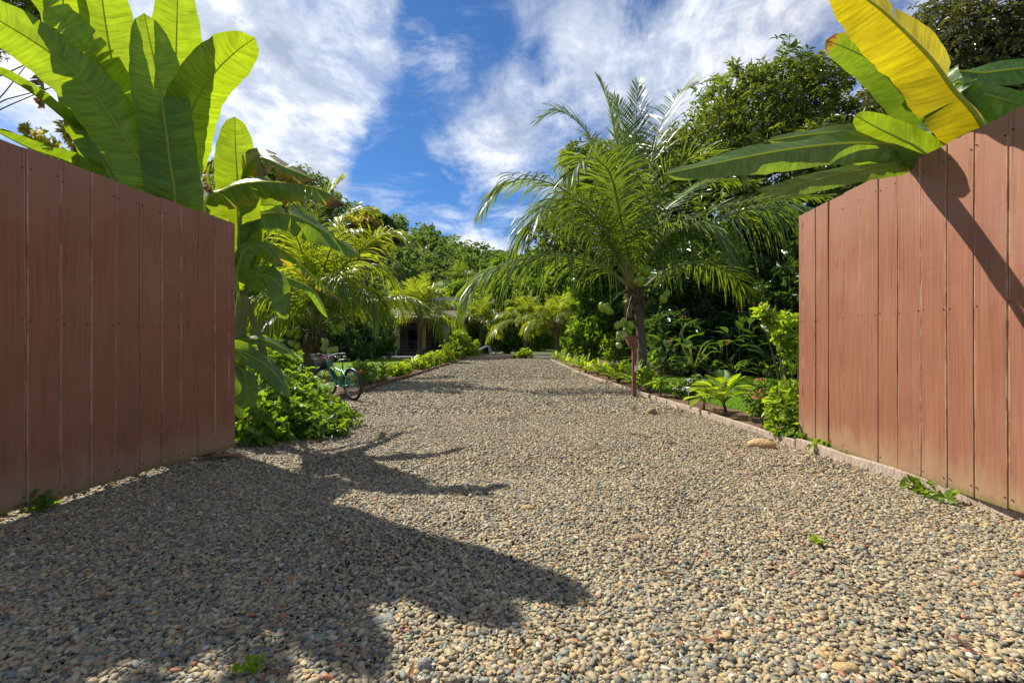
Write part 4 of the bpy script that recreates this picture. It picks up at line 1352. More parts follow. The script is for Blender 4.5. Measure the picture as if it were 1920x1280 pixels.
coconuts(palm1, P(1166, 636, 14.7), 8, .24, r_, 1, pc, .85)

# the palm on the lawn behind the bicycle
D2 = 17.0
pc2 = P(590, 612, D2)
pb2 = np.array([P(577, 700, D2)[0], D2, .03])
palm2 = thing('coconut_palm', 'stout coconut palm with green nuts on the lawn behind the bicycle', 'palm tree', pb2)
palm_trunk(palm2, [pb2 - [0, 0, .1], pb2 * .6 + pc2 * .4, pc2 + [0, 0, .15]], .27, .22)
r_ = np.random.default_rng(12)
boots(palm2, pc2 + [0, 0, -.1], .26, 14, r_, .9)
pc = pc2 + np.array([0, 0, .15])
left_fr = [
    ([(612, 540, 16.6), (652, 492, 16.0), (697, 447, 15.5), (735, 436, 15.2), (772, 452, 15.0)], 1.15, .7, .25),
    ([(620, 585, 16.5), (682, 567, 16.0), (739, 556, 15.6), (775, 560, 15.4), (800, 575, 15.2)], .85, .95, .1),
    ([(610, 575, 16.2), (645, 545, 15.4), (675, 540, 14.8), (700, 560, 14.4), (712, 600, 14.2)], 1.1, .95, .1),
    ([(590, 520, 17.0), (592, 440, 17.0), (605, 380, 17.2), (640, 335, 17.4)], 1.2, .3, .3),
    ([(580, 530, 17.0), (560, 450, 17.0), (530, 390, 17.0), (490, 360, 17.0)], 1.2, .5, .3),
    ([(575, 560, 17.0), (535, 505, 16.8), (490, 480, 16.6), (440, 500, 16.4)], 1.2, .8, .2),
    ([(570, 585, 16.8), (530, 555, 16.4), (490, 560, 16.1), (455, 600, 15.9)], 1.2, .95, .1),
    ([(598, 530, 17.4), (620, 450, 18.0), (655, 400, 18.5), (700, 395, 18.9)], 1.2, .6, .25),
    ([(600, 545, 16.3), (615, 480, 15.4), (640, 440, 14.7), (680, 430, 14.1)], 1.1, .7, .2),
    ([(580, 545, 16.3), (565, 470, 15.3), (545, 430, 14.5), (510, 425, 13.9)], 1.1, .7, .2),
    ([(610, 560, 17.6), (650, 510, 18.4), (700, 500, 19.1), (745, 530, 19.7)], 1.2, .8, .2),
    ([(585, 510, 17.3), (575, 420, 17.8), (570, 370, 18.2), (555, 330, 18.6)], 1.1, .3, .3),
    ([(570, 565, 17.6), (525, 520, 18.3), (480, 510, 18.9), (430, 545, 19.4)], 1.2, .8, .2),
    ([(600, 560, 16.0), (620, 520, 14.9), (640, 520, 14.1), (655, 555, 13.5)], 1.0, .95, .1),
    ([(570, 600, 16.2), (530, 590, 15.6), (500, 605, 15.1), (470, 650, 14.8)], 1.0, .95, .1),
]
for i, (tail, Lm, dr, va) in enumerate(left_fr):
    frond(palm2, pf(tail), Lm * .80, M['palm_light'], 90 + i, nl=90, droop=dr, w=.022, rach=.03, vang=va, tint=(.1, .9), yellow=.4)
coconuts(palm2, P(634, 618, 16.2), 6, .24, r_, 0, pc2)
coconuts(palm2, P(610, 650, 16.3), 3, .2, r_, 1, pc2)
coconuts(palm2, P(622, 652, 16.2), 3, .2, r_, 1, pc2)
coconuts(palm2, P(552, 625, 16.5), 4, .22, r_, 0, pc2)
coconuts(palm2, P(553, 648, 16.5), 3, .2, r_, 1, pc2)


def small_palm(label, px, D, zc, L, n, seed, mat='palm_light', tr=.16, nl=46, w=.035, group=None, lean=0):
    r = np.random.default_rng(seed)
    x = (px - 960) / F * D
    b = np.array([x + lean, D, 0.0]); c = np.array([x, D, zc])
    t = thing('coconut_palm', label, 'palm tree', b, group)
    palm_trunk(t, [b - [0, 0, .1], b * .5 + c * .5 + [.06, 0, 0], c], tr, tr * .8, 26)
    boots(t, c, tr * 1.1, 8, r, .7)
    for i in range(n):
        az = i * 2.399 + r.normal() * .15
        el = np.interp(i / n, [0, .3, .7, 1], [1.35, 1.0, .55, .05]) + r.normal() * .08
        sag = np.interp(i / n, [0, .3, 1], [.18, .42, .55])
        frond(t, arc_frond(c, az, el, L * r.uniform(.85, 1.1), sag, r), L * .26, M[mat], seed * 40 + i, nl=nl, droop=np.interp(i / n, [0, 1], [.3, .95]), w=w, rach=.035, vang=.25, seg=3, tint=(.2, .95), yellow=.4)
    return t


small_palm('coconut palm with a vine-wrapped trunk in front of the house', 787, 44, 3.9, 5.3, 19, 3, tr=.24)
small_palm('young coconut palm at the far end of the driveway with a leaning trunk', 1041, 42, 3.0, 4.2, 15, 4, tr=.22, lean=.25)
small_palm('slender pale-trunked palm beside the pool at the drive end', 985, 46, 3.6, 4.0, 13, 6, tr=.14)
small_palm('palm half hidden behind the house and its garden trees', 862, 74, 10.3, 5.0, 14, 8, tr=.25, mat='palm')
small_palm('yellowish palm right of the house roof', 900, 50, 3.6, 4.2, 13, 9, tr=.18)


# ------------------------------------------------------------------ trees and tall shrubs
def lob(px, py, D, r, ay=1.0, az=1.0):
    c = P(px, py, D)
    R0 = r / F * D
    return (c[0], c[1], c[2], np.array([R0, R0 * ay, R0 * az]))


tree('mango_tree', 'broad glossy mango tree behind the large right palm', (13.5, 25, 0),
     [lob(1330, 300, 24, 95), lob(1455, 215, 24, 105), lob(1560, 225, 25, 115), lob(1385, 210, 26, 75), lob(1250, 345, 24, 80), lob(1180, 330, 25, 75), lob(1100, 320, 26, 55), lob(1120, 420, 24, 85),
      lob(1240, 450, 23, 90), lob(1360, 410, 22, 105), lob(1490, 360, 22, 120), lob(1620, 330, 23, 120), lob(1440, 470, 22, 90), lob(1050, 440, 26, 50), lob(1570, 470, 22, 100)],
     9500, 'mango', seed=21, leaf=(.30, .085), k=8, r0=.4, tint=(.0, 1.0), droop=.45, nlimb=16, trunk_h=4.5)
tree('mango_tree', 'tall mango tree in the upper right corner behind the yellow banana leaf', (13.6, 17, 0),
     [lob(1800, 120, 16, 120), lob(1900, 40, 16, 120), lob(1900, 170, 16, 130), lob(1780, 230, 16, 100), lob(1700, 170, 18, 70), lob(1990, 120, 16, 140), lob(1760, 60, 17, 60), lob(1880, 290, 15, 120), lob(1700, 320, 17, 90)],
     5200, 'mango_old', seed=22, leaf=(.22, .06), k=8, r0=.35, tint=(.0, 1.0), droop=.5, nlimb=12, trunk_h=5)
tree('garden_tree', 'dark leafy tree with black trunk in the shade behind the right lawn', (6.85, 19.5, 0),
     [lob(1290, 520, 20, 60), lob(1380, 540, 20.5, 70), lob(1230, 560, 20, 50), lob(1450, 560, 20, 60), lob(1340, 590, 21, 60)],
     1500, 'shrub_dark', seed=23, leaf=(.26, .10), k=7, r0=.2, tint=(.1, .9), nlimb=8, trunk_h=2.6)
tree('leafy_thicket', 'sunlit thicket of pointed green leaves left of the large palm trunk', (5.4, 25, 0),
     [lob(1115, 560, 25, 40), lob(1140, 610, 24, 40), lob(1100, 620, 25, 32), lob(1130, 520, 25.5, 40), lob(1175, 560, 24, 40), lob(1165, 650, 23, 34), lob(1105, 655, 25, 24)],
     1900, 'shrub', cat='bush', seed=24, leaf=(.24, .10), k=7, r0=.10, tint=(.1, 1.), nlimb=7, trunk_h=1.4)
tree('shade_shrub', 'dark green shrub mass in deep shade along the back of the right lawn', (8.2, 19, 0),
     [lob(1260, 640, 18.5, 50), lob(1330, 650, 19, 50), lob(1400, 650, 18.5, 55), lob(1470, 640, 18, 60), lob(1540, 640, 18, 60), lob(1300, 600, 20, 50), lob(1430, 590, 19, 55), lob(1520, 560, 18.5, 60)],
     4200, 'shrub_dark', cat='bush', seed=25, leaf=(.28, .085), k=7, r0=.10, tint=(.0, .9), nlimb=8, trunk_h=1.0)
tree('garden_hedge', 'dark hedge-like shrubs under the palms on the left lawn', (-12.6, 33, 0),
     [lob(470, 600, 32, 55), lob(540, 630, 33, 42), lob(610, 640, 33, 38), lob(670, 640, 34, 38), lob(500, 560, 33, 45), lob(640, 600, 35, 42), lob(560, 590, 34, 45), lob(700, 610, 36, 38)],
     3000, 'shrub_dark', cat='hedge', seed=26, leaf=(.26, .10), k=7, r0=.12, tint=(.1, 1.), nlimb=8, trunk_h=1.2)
tree('weeping_tree', 'drooping fine-leaved tree at the left end of the house', (-12.1, 40, 0),
     [lob(700, 600, 40, 34), lob(715, 640, 39, 26), lob(680, 570, 41, 34), lob(690, 650, 38, 22)],
     1500, 'shrub', seed=27, leaf=(.34, .07), k=8, r0=.14, tint=(.1, .8), droop=.9, nlimb=5, trunk_h=1.8)
tree('yellow_leaved_tree', 'yellow and bronze leaved tree above the left palm fronds', (-11.3, 37, 0),
     [lob(690, 430, 37, 26), lob(668, 455, 37, 26), lob(712, 452, 37, 20), lob(650, 425, 37, 18), lob(692, 405, 37, 12)],
     620, 'yellow_tree', seed=28, shell=.8, leaf=(.34, .15), k=7, r0=.2, tint=(.1, 1.), nlimb=7, trunk_h=5)
tree('backdrop_trees', 'green jungle trees closing the far end of the driveway', (1.2, 60, 0),
     [lob(890, 590, 60, 38), lob(930, 560, 62, 40), lob(985, 560, 60, 42), lob(1040, 560, 58, 42), lob(900, 640, 58, 28), lob(960, 630, 60, 30), lob(1075, 590, 50, 40), lob(1020, 620, 58, 30), lob(1090, 640, 48, 34),
      lob(950, 510, 64, 30), lob(1010, 500, 62, 34), lob(1060, 500, 55, 36), lob(870, 560, 66, 34)],
     3600, 'shrub', cat='tree', seed=29, leaf=(.55, .22), k=7, r0=.2, tint=(.0, .95), nlimb=13, trunk_h=3.4)
tree('backdrop_trees', 'dark trees standing behind the roof of the house', (-14, 66, 0),
     [lob(720, 590, 66, 34), lob(770, 580, 68, 28), lob(820, 585, 68, 28), lob(860, 600, 62, 24), lob(660, 560, 64, 36), lob(620, 520, 62, 40), lob(590, 520, 60, 44), lob(540, 500, 58, 60), lob(480, 480, 56, 60)],
     2600, 'forest', cat='tree', seed=30, leaf=(.6, .26), k=7, r0=.25, tint=(.0, .9), nlimb=9, trunk_h=4.5)
tree('feathery_tree', 'fine-leaved feathery tree behind the tallest banana leaves', (-15.5, 10.5, 0),
     [lob(60, 60, 9.5, 70, 1, .6), lob(120, 110, 9.5, 50, 1, .6), lob(165, 150, 9.5, 36, 1, .7), lob(145, 10, 9.5, 40, 1, .6), lob(-40, 40, 9.5, 90, 1, .7), lob(185, 90, 9.5, 26, 1, .8), lob(30, -20, 9.5, 90, 1, .7)],
     1250, 'mango', seed=33, leaf=(.10, .016), k=15, r0=.05, tint=(.2, .9), nlimb=9, trunk_h=4.2, shell=.8, spread=(1.0, 1.5))
tree('copper_leaved_tree', 'thin tree with coppery young leaves above the left gate', (-7.6, 8.5, 0),
     [lob(65, 250, 8.5, 20), lob(90, 275, 8.5, 18), lob(138, 250, 8.5, 22), lob(150, 285, 8.5, 20), lob(125, 305, 8.5, 18), lob(60, 300, 8.5, 18)],
     130, 'yellow_tree', seed=34, leaf=(.11, .042), k=7, r0=.05, tint=(.35, 1.), nlimb=6, trunk_h=3.4, shell=.8)
tree('garden_tree', 'dense green tree filling the gap behind the left banana clump', (-14.5, 19, 0),
     [lob(330, 460, 20, 80), lob(420, 480, 21, 70), lob(230, 440, 20, 80), lob(120, 430, 19, 80), lob(20, 430, 19, 80), lob(430, 560, 21, 60), lob(330, 560, 20, 80)],
     1800, 'shrub', seed=35, leaf=(.3, .12), k=7, r0=.2, tint=(.1, .9), nlimb=7, trunk_h=2.5)
tree('garden_tree', 'leafy tree standing behind the right gate leaf', (11.5, 14, 0),
     [lob(1600, 480, 15, 100), lob(1750, 430, 15, 130), lob(1900, 400, 15, 130), lob(1650, 600, 15, 90), lob(1820, 560, 15, 120)],
     1400, 'shrub_dark', seed=36, leaf=(.28, .11), k=7, r0=.2, tint=(.1, .9), nlimb=7, trunk_h=2.5)


# ------------------------------------------------------------------ shrubs, border plants and flowers
def head_mesh(name, mat, n, rad, r, fl=.55, pet=.35):
    """a flower head: little petals packed over a low dome"""
    mb = MB()
    u = nrm(r.normal(size=(n, 3)))
    u[:, 2] = np.abs(u[:, 2]) * fl + .05
    p = u * rad
    for i in range(5):
        a = r.uniform(0, 6.28, n)
        ref = nrm(np.cross(u, [0.3, 0.5, 0.8])); r2 = np.cross(nrm(u), ref)
        d = nrm(ref * np.cos(a + i * 1.256)[:, None] + r2 * np.sin(a + i * 1.256)[:, None] + nrm(u) * .25)
        leaves6(mb, p, d, nrm(u), rad * pet, rad * pet * .8, .5)
    o = mb.build(name, mat, smooth=False)
    me = o.data
    bpy.data.objects.remove(o)
    return me


_r = np.random.default_rng(77)
HEADS = {k: head_mesh('flower_head', M[k], 14, 1.0, _r) for k in ('pink', 'coral', 'orange', 'white_petal', 'purple', 'crimson')}


def shrub(name, label, base, lobes, nros, mat, leaf, k=6, seed=1, stems=5, flowers=(), cat='bush', group=None, tint=(.1, .95), droop=.3, spread=(.5, 1.4), fsize=.035, up=.5, shell=.6, sr=.008):
    r = np.random.default_rng(seed)
    t = thing(name, label, cat, base, group)
    b = np.asarray(base, float)
    mb = MB()
    for i in range(stems):
        l = lobes[i % len(lobes)]
        tip = np.asarray(l[:3]) + r.normal(0, .3, 3) * np.mean(l[3])
        st = b + np.array([r.normal(0, .04), r.normal(0, .04), -.03])
        mid = (st + tip) / 2 + r.normal(0, .05, 3) * np.linalg.norm(tip - st)
        mb.tube(catmull([st, mid, tip], 8), np.linspace(sr * 1.6, sr * .5, 8), 6)
    mb.build('stems', M['stem'], t)
    mb = MB()
    pts, u = crown_points(lobes, nros, r, shell)
    pts[:, 2] = np.maximum(pts[:, 2], b[2] + .03)
    rosettes(mb, pts, u, r, k, leaf[0], leaf[1], tint=tint, droop=droop, spread=spread, up=up)
    mb.build('foliage', M[mat], t, smooth=False, kind='stuff')
    for (kind, n) in flowers:
        pts, u = crown_points(lobes, n * 3, r, .05)
        ok = np.where(u[:, 2] > .05)[0][:n]
        for i in ok:
            o = bpy.data.objects.new('flower_head', HEADS[kind])
            COL.objects.link(o)
            o.parent = t
            o.location = tuple(pts[i] - b + u[i] * leaf[0] * .35)
            o.rotation_euler = (r.normal() * .3, r.normal() * .3, r.uniform(0, 6))
            s = fsize * r.uniform(.75, 1.2)
            o.scale = (s, s, s)
    return t


def L3(x, y, z, r, az=1.0):
    return (x, y, z, np.array([r, r, r * az]))


# the spilling bush at the end of the left gate
shrub('leafy_bush', 'wide leafy bush spilling onto the gravel at the left gate end', (-2.95, 6.6, 0),
      [L3(-2.9, 6.2, .32, .42, .8), L3(-2.5, 6.2, .18, .38, .6), L3(-2.35, 6.0, .12, .32, .5), L3(-3.2, 6.6, .42, .42), L3(-3.1, 7.1, .34, .36), L3(-3.6, 7.4, .62, .42), L3(-2.6, 6.6, .16, .36, .55), L3(-2.95, 5.85, .22, .33, .7), L3(-3.45, 7.1, .80, .30), L3(-3.6, 7.2, .95, .30), L3(-2.4, 6.7, .12, .30, .6), L3(-3.05, 7.6, .30, .26, .95), L3(-2.75, 7.5, .16, .22, .8), L3(-2.7, 6.9, .22, .28, .7)],
      950, 'shrub', (.085, .046), 6, 41, 26, cat='bush', shell=.75, sr=.007, droop=.35)
shrub('climbing_shrub', 'tall bright-leaved shrub behind the low bush, in front of the left palm', (-3.7, 8.6, 0),
      [L3(-4.45, 8.8, .85, .32), L3(-4.3, 8.4, .7, .34), L3(-4.8, 9.0, 1.0, .30), L3(-4.15, 8.9, .42, .34), L3(-4.0, 8.9, .32, .26), L3(-4.6, 8.6, .5, .36)],
      190, 'shrub_bright', (.12, .075), 6, 42, 9, shell=.8, sr=.007)
shrub('broad_leaf_herb', 'small big-leaved herb beside the hanging banana leaf', (-3.1, 5.75, 0),
      [L3(-3.05, 5.6, .12, .22, .5), L3(-2.75, 5.65, .10, .16, .5)], 24, 'shrub', (.13, .085), 5, 43, 5, shell=.7)
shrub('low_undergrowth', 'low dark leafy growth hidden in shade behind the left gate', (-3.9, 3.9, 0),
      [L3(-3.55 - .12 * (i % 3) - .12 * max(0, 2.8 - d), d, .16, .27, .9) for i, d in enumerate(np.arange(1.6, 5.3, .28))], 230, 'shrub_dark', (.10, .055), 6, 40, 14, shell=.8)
shrub('seedling', 'small plant with two peach flower heads under the left gate', (-3.28, 3.32, 0),
      [L3(-3.26, 3.30, .07, .09, .6), L3(-3.20, 3.36, .06, .07, .6)], 9, 'shrub', (.085, .05), 5, 44, 4, (('orange', 2),), cat='plant', shell=.7, fsize=.018)
shrub('sprawling_weed', 'leafy runner creeping out beneath the right gate', (3.18, 3.62, .02),
      [L3(3.16, 3.62, .05, .07, .5), L3(3.18, 3.82, .05, .05, .5), L3(3.17, 3.45, .05, .05, .5)], 12, 'shrub', (.06, .04), 5, 45, 4, cat='plant', shell=.7)

# the right bed, nearest first
shrub('lantana_bush', 'lantana with peach flowers touching the right gate end', (3.52, 5.95, .06),
      [L3(3.42, 5.9, .32, .26), L3(3.55, 6.1, .48, .24), L3(3.35, 5.85, .15, .2, .7), L3(3.6, 5.8, .25, .22)], 150, 'shrub_bright', (.075, .04), 6, 46, 9, (('orange', 9), ('coral', 5)), fsize=.022, sr=.006)
shrub('ground_cover', 'low leafy cover at the foot of the right gate', (3.38, 5.45, .05),
      [L3(3.34, 5.5, .08, .2, .4), L3(3.36, 5.1, .07, .15, .4), L3(3.30, 5.75, .10, .18, .5), L3(3.38, 4.75, .06, .12, .4)], 100, 'shrub', (.06, .036), 6, 47, 5, cat='plant', shell=.8, sr=.004)
t = shrub('lantana_standard', 'small round lantana on one bare stem with coral red flowers', (3.41, 6.52, .06),
          [L3(3.43, 6.55, .42, .20, .8), L3(3.30, 6.5, .36, .14), L3(3.58, 6.5, .40, .15), L3(3.46, 6.6, .56, .10)], 120, 'shrub', (.065, .034), 6, 48, 8, (('coral', 14), ('pink', 10)), fsize=.036, sr=.006)
shrub('lantana_bush', 'tall arching lantana with pink flowers beside the right gate top', (4.15, 7.2, .05),
      [L3(3.95, 7.0, 1.30, .13), L3(3.75, 6.95, 1.48, .11), L3(3.62, 6.9, 1.60, .10), L3(4.08, 7.0, 1.12, .13), L3(4.05, 7.05, 1.48, .12), L3(4.14, 7.0, .85, .10)], 62, 'shrub_bright', (.11, .065), 5, 49, 9, (('pink', 3), ('coral', 3)), fsize=.03, shell=.8)
shrub('white_flower_bush', 'low bush with clusters of white flowers by the garden light', (3.62, 9.9, .06),
      [L3(3.55, 9.8, .30, .20, .8), L3(3.75, 9.9, .32, .20), L3(3.85, 10., .22, .2), L3(3.45, 9.75, .2, .14)], 110, 'shrub', (.08, .04), 6, 50, 7, (('white_petal', 18),), fsize=.055, sr=.006)
shrub('purple_flower_plant', 'purple-flowered plant behind the border clumps near the post', (3.6, 15.6, .06),
      [L3(3.55, 15.5, .45, .25, .6), L3(3.3, 15.8, .42, .2, .6)], 60, 'shrub', (.12, .05), 5, 51, 5, (('purple', 16),), fsize=.07)


# ---- plants with separate large leaves
def blade(parent, base, d, L, W, droop, mat, tint=.5, seg=9, fold=.25, lobed=0.0, stalk=.0, name='leaf', prof=None, petr=.006):
    """one large leaf, with its stalk, as one part"""
    d = nrm(d)
    base = np.asarray(base, float)
    sd = nrm(np.cross(d, [0, 0, 1.0]) + 1e-6)
    up = np.cross(sd, d)
    s = np.linspace(0, 1, seg + 1)
    sp = base + d * (L * s)[:, None] - np.array([0, 0, 1.0]) * (droop * L * s ** 2)[:, None]
    if prof is None:
        wd = np.sin(np.pi * np.clip(s, 0, 1) ** .75) ** .8 * W
    else:
        wd = np.interp(s, prof[0], prof[1]) * W
    if lobed:
        wd = wd * (1 - lobed * (np.arange(seg + 1) % 2))
    wd[-1] = .004
    l = sp + sd * wd[:, None] + up * (wd * fold)[:, None]
    rr = sp - sd * wd[:, None] + up * (wd * fold)[:, None]
    if lobed:
        ahead = d * (wd * .45)[:, None]
        l = l + ahead; rr = rr + ahead
    v = np.concatenate([l, sp, rr])
    k = seg + 1
    i = np.arange(seg)
    q = np.concatenate([np.stack([i, i + 1, k + i + 1, k + i], -1), np.stack([k + i, k + i + 1, 2 * k + i + 1, 2 * k + i], -1)])
    mb = MB()
    mb.add(v, q[:, ::-1], tint=tint)
    return mb.build(name, mat, parent, smooth=not lobed)


def leafy_plant(name, label, base, n, L, W, mat, seed, stalk=(.3, .5), el=(.5, 1.3), droop=.4, lobed=0., fold=.25, seg=9, cat='plant', group=None, trunk=None, prof=None, tint=(.2, .9), petr=.007, lay=(.3, .8), spreadaz=None, stemmat='midrib'):
    r = np.random.default_rng(seed)
    t = thing(name, label, cat, base, group)
    b = np.asarray(base, float)
    top = b.copy()
    if trunk:
        top = b + np.array([r.normal(0, .03), r.normal(0, .03), trunk[0]])
        mb = MB()
        mb.tube(catmull([b - [0, 0, .03], (b + top) / 2 + r.normal(0, .02, 3), top], 8), np.linspace(trunk[1], trunk[1] * .8, 8), 8)
        mb.build('stem', M['wood'], t)
    for i in range(n):
        az = i * 2.399 + r.normal() * .25
        if spreadaz:
            az = r.uniform(*spreadaz)
        e = r.uniform(*el)
        sl = r.uniform(*stalk)
        d0 = np.array([math.cos(az) * math.cos(e), math.sin(az) * math.cos(e), math.sin(e)])
        p1 = top + d0 * sl
        e2 = e - r.uniform(*lay)
        d1 = np.array([math.cos(az) * math.cos(e2), math.sin(az) * math.cos(e2), math.sin(e2)])
        o = blade(t, p1, d1, L * r.uniform(.75, 1.15), W * r.uniform(.8, 1.15), droop * r.uniform(.5, 1.4), M[mat], r.uniform(*tint), seg, fold, lobed, prof=prof)
        if sl > .03:
            mb = MB()
            mb.tube(catmull([top, top + d0 * sl * .6 + [0, 0, .02], p1 + d1 * .02], 6), np.linspace(petr * 1.4, petr * .8, 6), 5, tint=np.full(6 * 5 + 2, .4))
            mb.build('stalk', M[stemmat], o)
    return t


STRAP = ([0, .15, .6, .9, 1], [.5, .9, 1, .5, .05])
leafy_plant('philodendron', 'sprawling philodendron with jagged yellow-green leaves in the right bed', (3.33, 7.55, .06), 26, .34, .115, 'shrub_bright', 61, (.14, .34), (.45, 1.35), .18, .62, .3, 17, trunk=(.20, .026), petr=.008)
leafy_plant('philodendron', 'smaller jagged-leaved philodendron behind the garden light', (3.27, 8.15, .06), 14, .26, .09, 'shrub_bright', 62, (.10, .22), (.4, 1.3), .2, .62, .3, 15, trunk=(.14, .024))
leafy_plant('fern_palm', 'arching feathery young plant on a dark stem just behind the brown post', (3.16, 10.15, .06), 16, .40, .075, 'shrub_bright', 63, (.05, .12), (.35, 1.3), .55, .5, .3, 19, trunk=(.22, .022))
leafy_plant('yellow_fern', 'pale yellow-green fern in the shade at the back of the right lawn', (7.5, 14.1, .06), 12, .55, .10, 'shrub_bright', 64, (.03, .06), (.15, .9), .4, .5, .25, 19, tint=(.7, 1.))
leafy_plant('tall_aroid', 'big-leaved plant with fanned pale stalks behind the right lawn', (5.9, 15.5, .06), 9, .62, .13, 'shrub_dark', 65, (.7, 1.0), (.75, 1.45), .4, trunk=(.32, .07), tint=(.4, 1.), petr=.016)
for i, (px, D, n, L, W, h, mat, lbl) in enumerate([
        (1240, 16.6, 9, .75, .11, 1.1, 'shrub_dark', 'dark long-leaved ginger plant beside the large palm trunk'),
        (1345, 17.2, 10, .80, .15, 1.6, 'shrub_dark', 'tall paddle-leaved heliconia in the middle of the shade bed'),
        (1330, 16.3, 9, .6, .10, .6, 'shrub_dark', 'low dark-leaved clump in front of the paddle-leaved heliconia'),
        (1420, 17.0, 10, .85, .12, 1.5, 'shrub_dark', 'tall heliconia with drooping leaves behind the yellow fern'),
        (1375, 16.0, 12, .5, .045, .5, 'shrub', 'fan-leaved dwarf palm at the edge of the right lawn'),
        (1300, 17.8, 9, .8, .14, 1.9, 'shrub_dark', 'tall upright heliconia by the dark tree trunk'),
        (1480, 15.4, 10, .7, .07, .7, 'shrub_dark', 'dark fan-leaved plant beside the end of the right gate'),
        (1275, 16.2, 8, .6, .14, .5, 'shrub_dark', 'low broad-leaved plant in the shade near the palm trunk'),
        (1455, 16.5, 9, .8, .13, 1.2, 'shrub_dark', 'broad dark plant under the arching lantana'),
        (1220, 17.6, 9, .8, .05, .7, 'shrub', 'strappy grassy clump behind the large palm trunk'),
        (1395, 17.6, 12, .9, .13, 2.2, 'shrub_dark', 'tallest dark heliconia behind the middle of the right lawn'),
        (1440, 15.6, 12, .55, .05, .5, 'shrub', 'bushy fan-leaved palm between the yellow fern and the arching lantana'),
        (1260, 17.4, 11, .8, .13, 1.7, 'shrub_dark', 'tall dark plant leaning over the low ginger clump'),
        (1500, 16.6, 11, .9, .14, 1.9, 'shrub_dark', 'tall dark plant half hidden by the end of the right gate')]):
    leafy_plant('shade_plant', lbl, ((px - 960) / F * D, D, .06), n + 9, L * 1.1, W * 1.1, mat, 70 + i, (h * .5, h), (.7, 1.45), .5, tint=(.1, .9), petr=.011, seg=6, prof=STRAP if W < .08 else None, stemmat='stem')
# red bracts standing among the dark leaves
for i, (px, py, D, lbl) in enumerate([(1279, 594, 16.6, 'red ginger flower spike left of the dark tree trunk'), (1258, 640, 16.0, 'dark red flower low beside the palm trunk'), (1362, 640, 16.6, 'dull red bract among the dark leaves in mid shade bed'), (1385, 580, 16.6, 'long hanging red heliconia flower below the palm frond')]):
    c = P(px, py, D)
    t = thing('ginger_flower', lbl, 'flower', (c[0], D, .06))
    mb = MB(); mb.tube(catmull([(c[0] + .05, D + .05, .06), (c[0] + .03, D, c[2] * .5), c], 8), np.linspace(.014, .008, 8), 6); mb.build('stem', M['stem'], t)
    rr_ = np.random.default_rng(i + 400)
    for k in range(5):
        az = k * 2.4
        blade(t, c + [0, 0, (k - 3) * .045], (math.cos(az) * .8, math.sin(az) * .8, .5), .17, .035, .3, M['crimson'], seg=4, name='bract')

# border clumps along the right edge
for i in range(11):
    D = [11.6, 12.9, 14.2, 15.8, 17.6, 19.6, 22, 25, 28.5, 32.5, 37][i]
    x = float(xr(D)) + .34 + .06 * math.sin(i * 2.2)
    where = ['nearest the post', 'second from the post', 'third from the post', 'fourth from the post', 'fifth from the post', 'sixth from the post', 'seventh from the post', 'eighth from the post', 'third from the far end', 'second from the far end', 'at the far end'][i]
    leafy_plant('border_plant', 'lance-leaved border clump on the right edge, ' + where, (x, D, .06), 30 if D < 20 else 22, .52 * (1 + .010 * D), .040 * (1 + .015 * D), 'shrub_bright' if i % 3 else 'shrub', 100 + i, (.10, .38), (.6, 1.5), .40, seg=5, prof=STRAP, lay=(.0, .35), stemmat='stem',
                group='border clumps along the right edge', tint=(.2, 1.))
# left border: crotons, small stems, shrub row
leafy_plant('croton', 'upright yellow-leaved croton in the left flower bed', (-4.16, 15.4, .06), 22, .34, .035, 'yellow_tree', 131, (.05, .30), (.55, 1.4), .25, seg=5, prof=STRAP, trunk=(.30, .018), tint=(.3, .75))
leafy_plant('croton', 'smaller yellow-green croton further along the left flower bed', (-4.25, 20.5, .06), 20, .36, .045, 'shrub_bright', 132, (.05, .3), (.5, 1.4), .25, seg=5, prof=STRAP, trunk=(.25, .018), tint=(.6, 1.))
shrub('young_shrub', 'young shrub on two dark stems right of the bicycle', (-3.98, 12.7, .06), [L3(-4.0, 12.7, .52, .2), L3(-3.85, 12.6, .42, .16), L3(-4.15, 12.8, .45, .18)], 40, 'shrub_bright', (.12, .055), 6, 133, 5, (('coral', 2),), sr=.013, fsize=.04)
shrub('young_shrub', 'low flowering shrub with orange blooms behind the left garden light', (-4.3, 14.2, .06), [L3(-4.2, 14.0, .35, .24), L3(-4.5, 14.3, .32, .24), L3(-3.95, 14.6, .28, .2)], 60, 'shrub_bright', (.12, .055), 6, 134, 5, (('orange', 4),), fsize=.06)
for i in range(8):
    D = [17.2, 18.6, 22, 23.8, 25.8, 28, 30.5, 33.2][i]
    s = [.18, .2, .3, .36, .40, .42, .44, .44][i]
    where = ['nearest the croton', 'just beyond the croton', 'third along', 'fourth along', 'fifth along', 'sixth along', 'seventh along', 'at the far end by the pool'][i]
    x = float(xl(D)) - .45 - .05 * (i % 2)
    shrub('border_shrub', 'rounded yellow-green border shrub on the left bed, ' + where, (x, D, .06), [L3(x, D, .06 + s * .9, s), L3(x - .2, D + .3, .06 + s * .8, s * .85), L3(x + .18, D - .3, .06 + s * .7, s * .7)], 90, 'shrub_bright', (.16, .06), 6, 140 + i, 5, group='shrubs along the left flower bed', sr=.01)
shrub('pool_bush', 'round bright green bush at the corner of the pool', (-4.0, 38.5, .05), [L3(-4.1, 38.5, 1.15, 1.0, .85), L3(-3.2, 38.3, .8, .75), L3(-5.0, 38.7, .8, .75), L3(-4.0, 37.9, .6, .8), L3(-4.2, 38.5, 1.9, .55)], 620, 'shrub_bright', (.20, .08), 7, 150, 9, sr=.02)
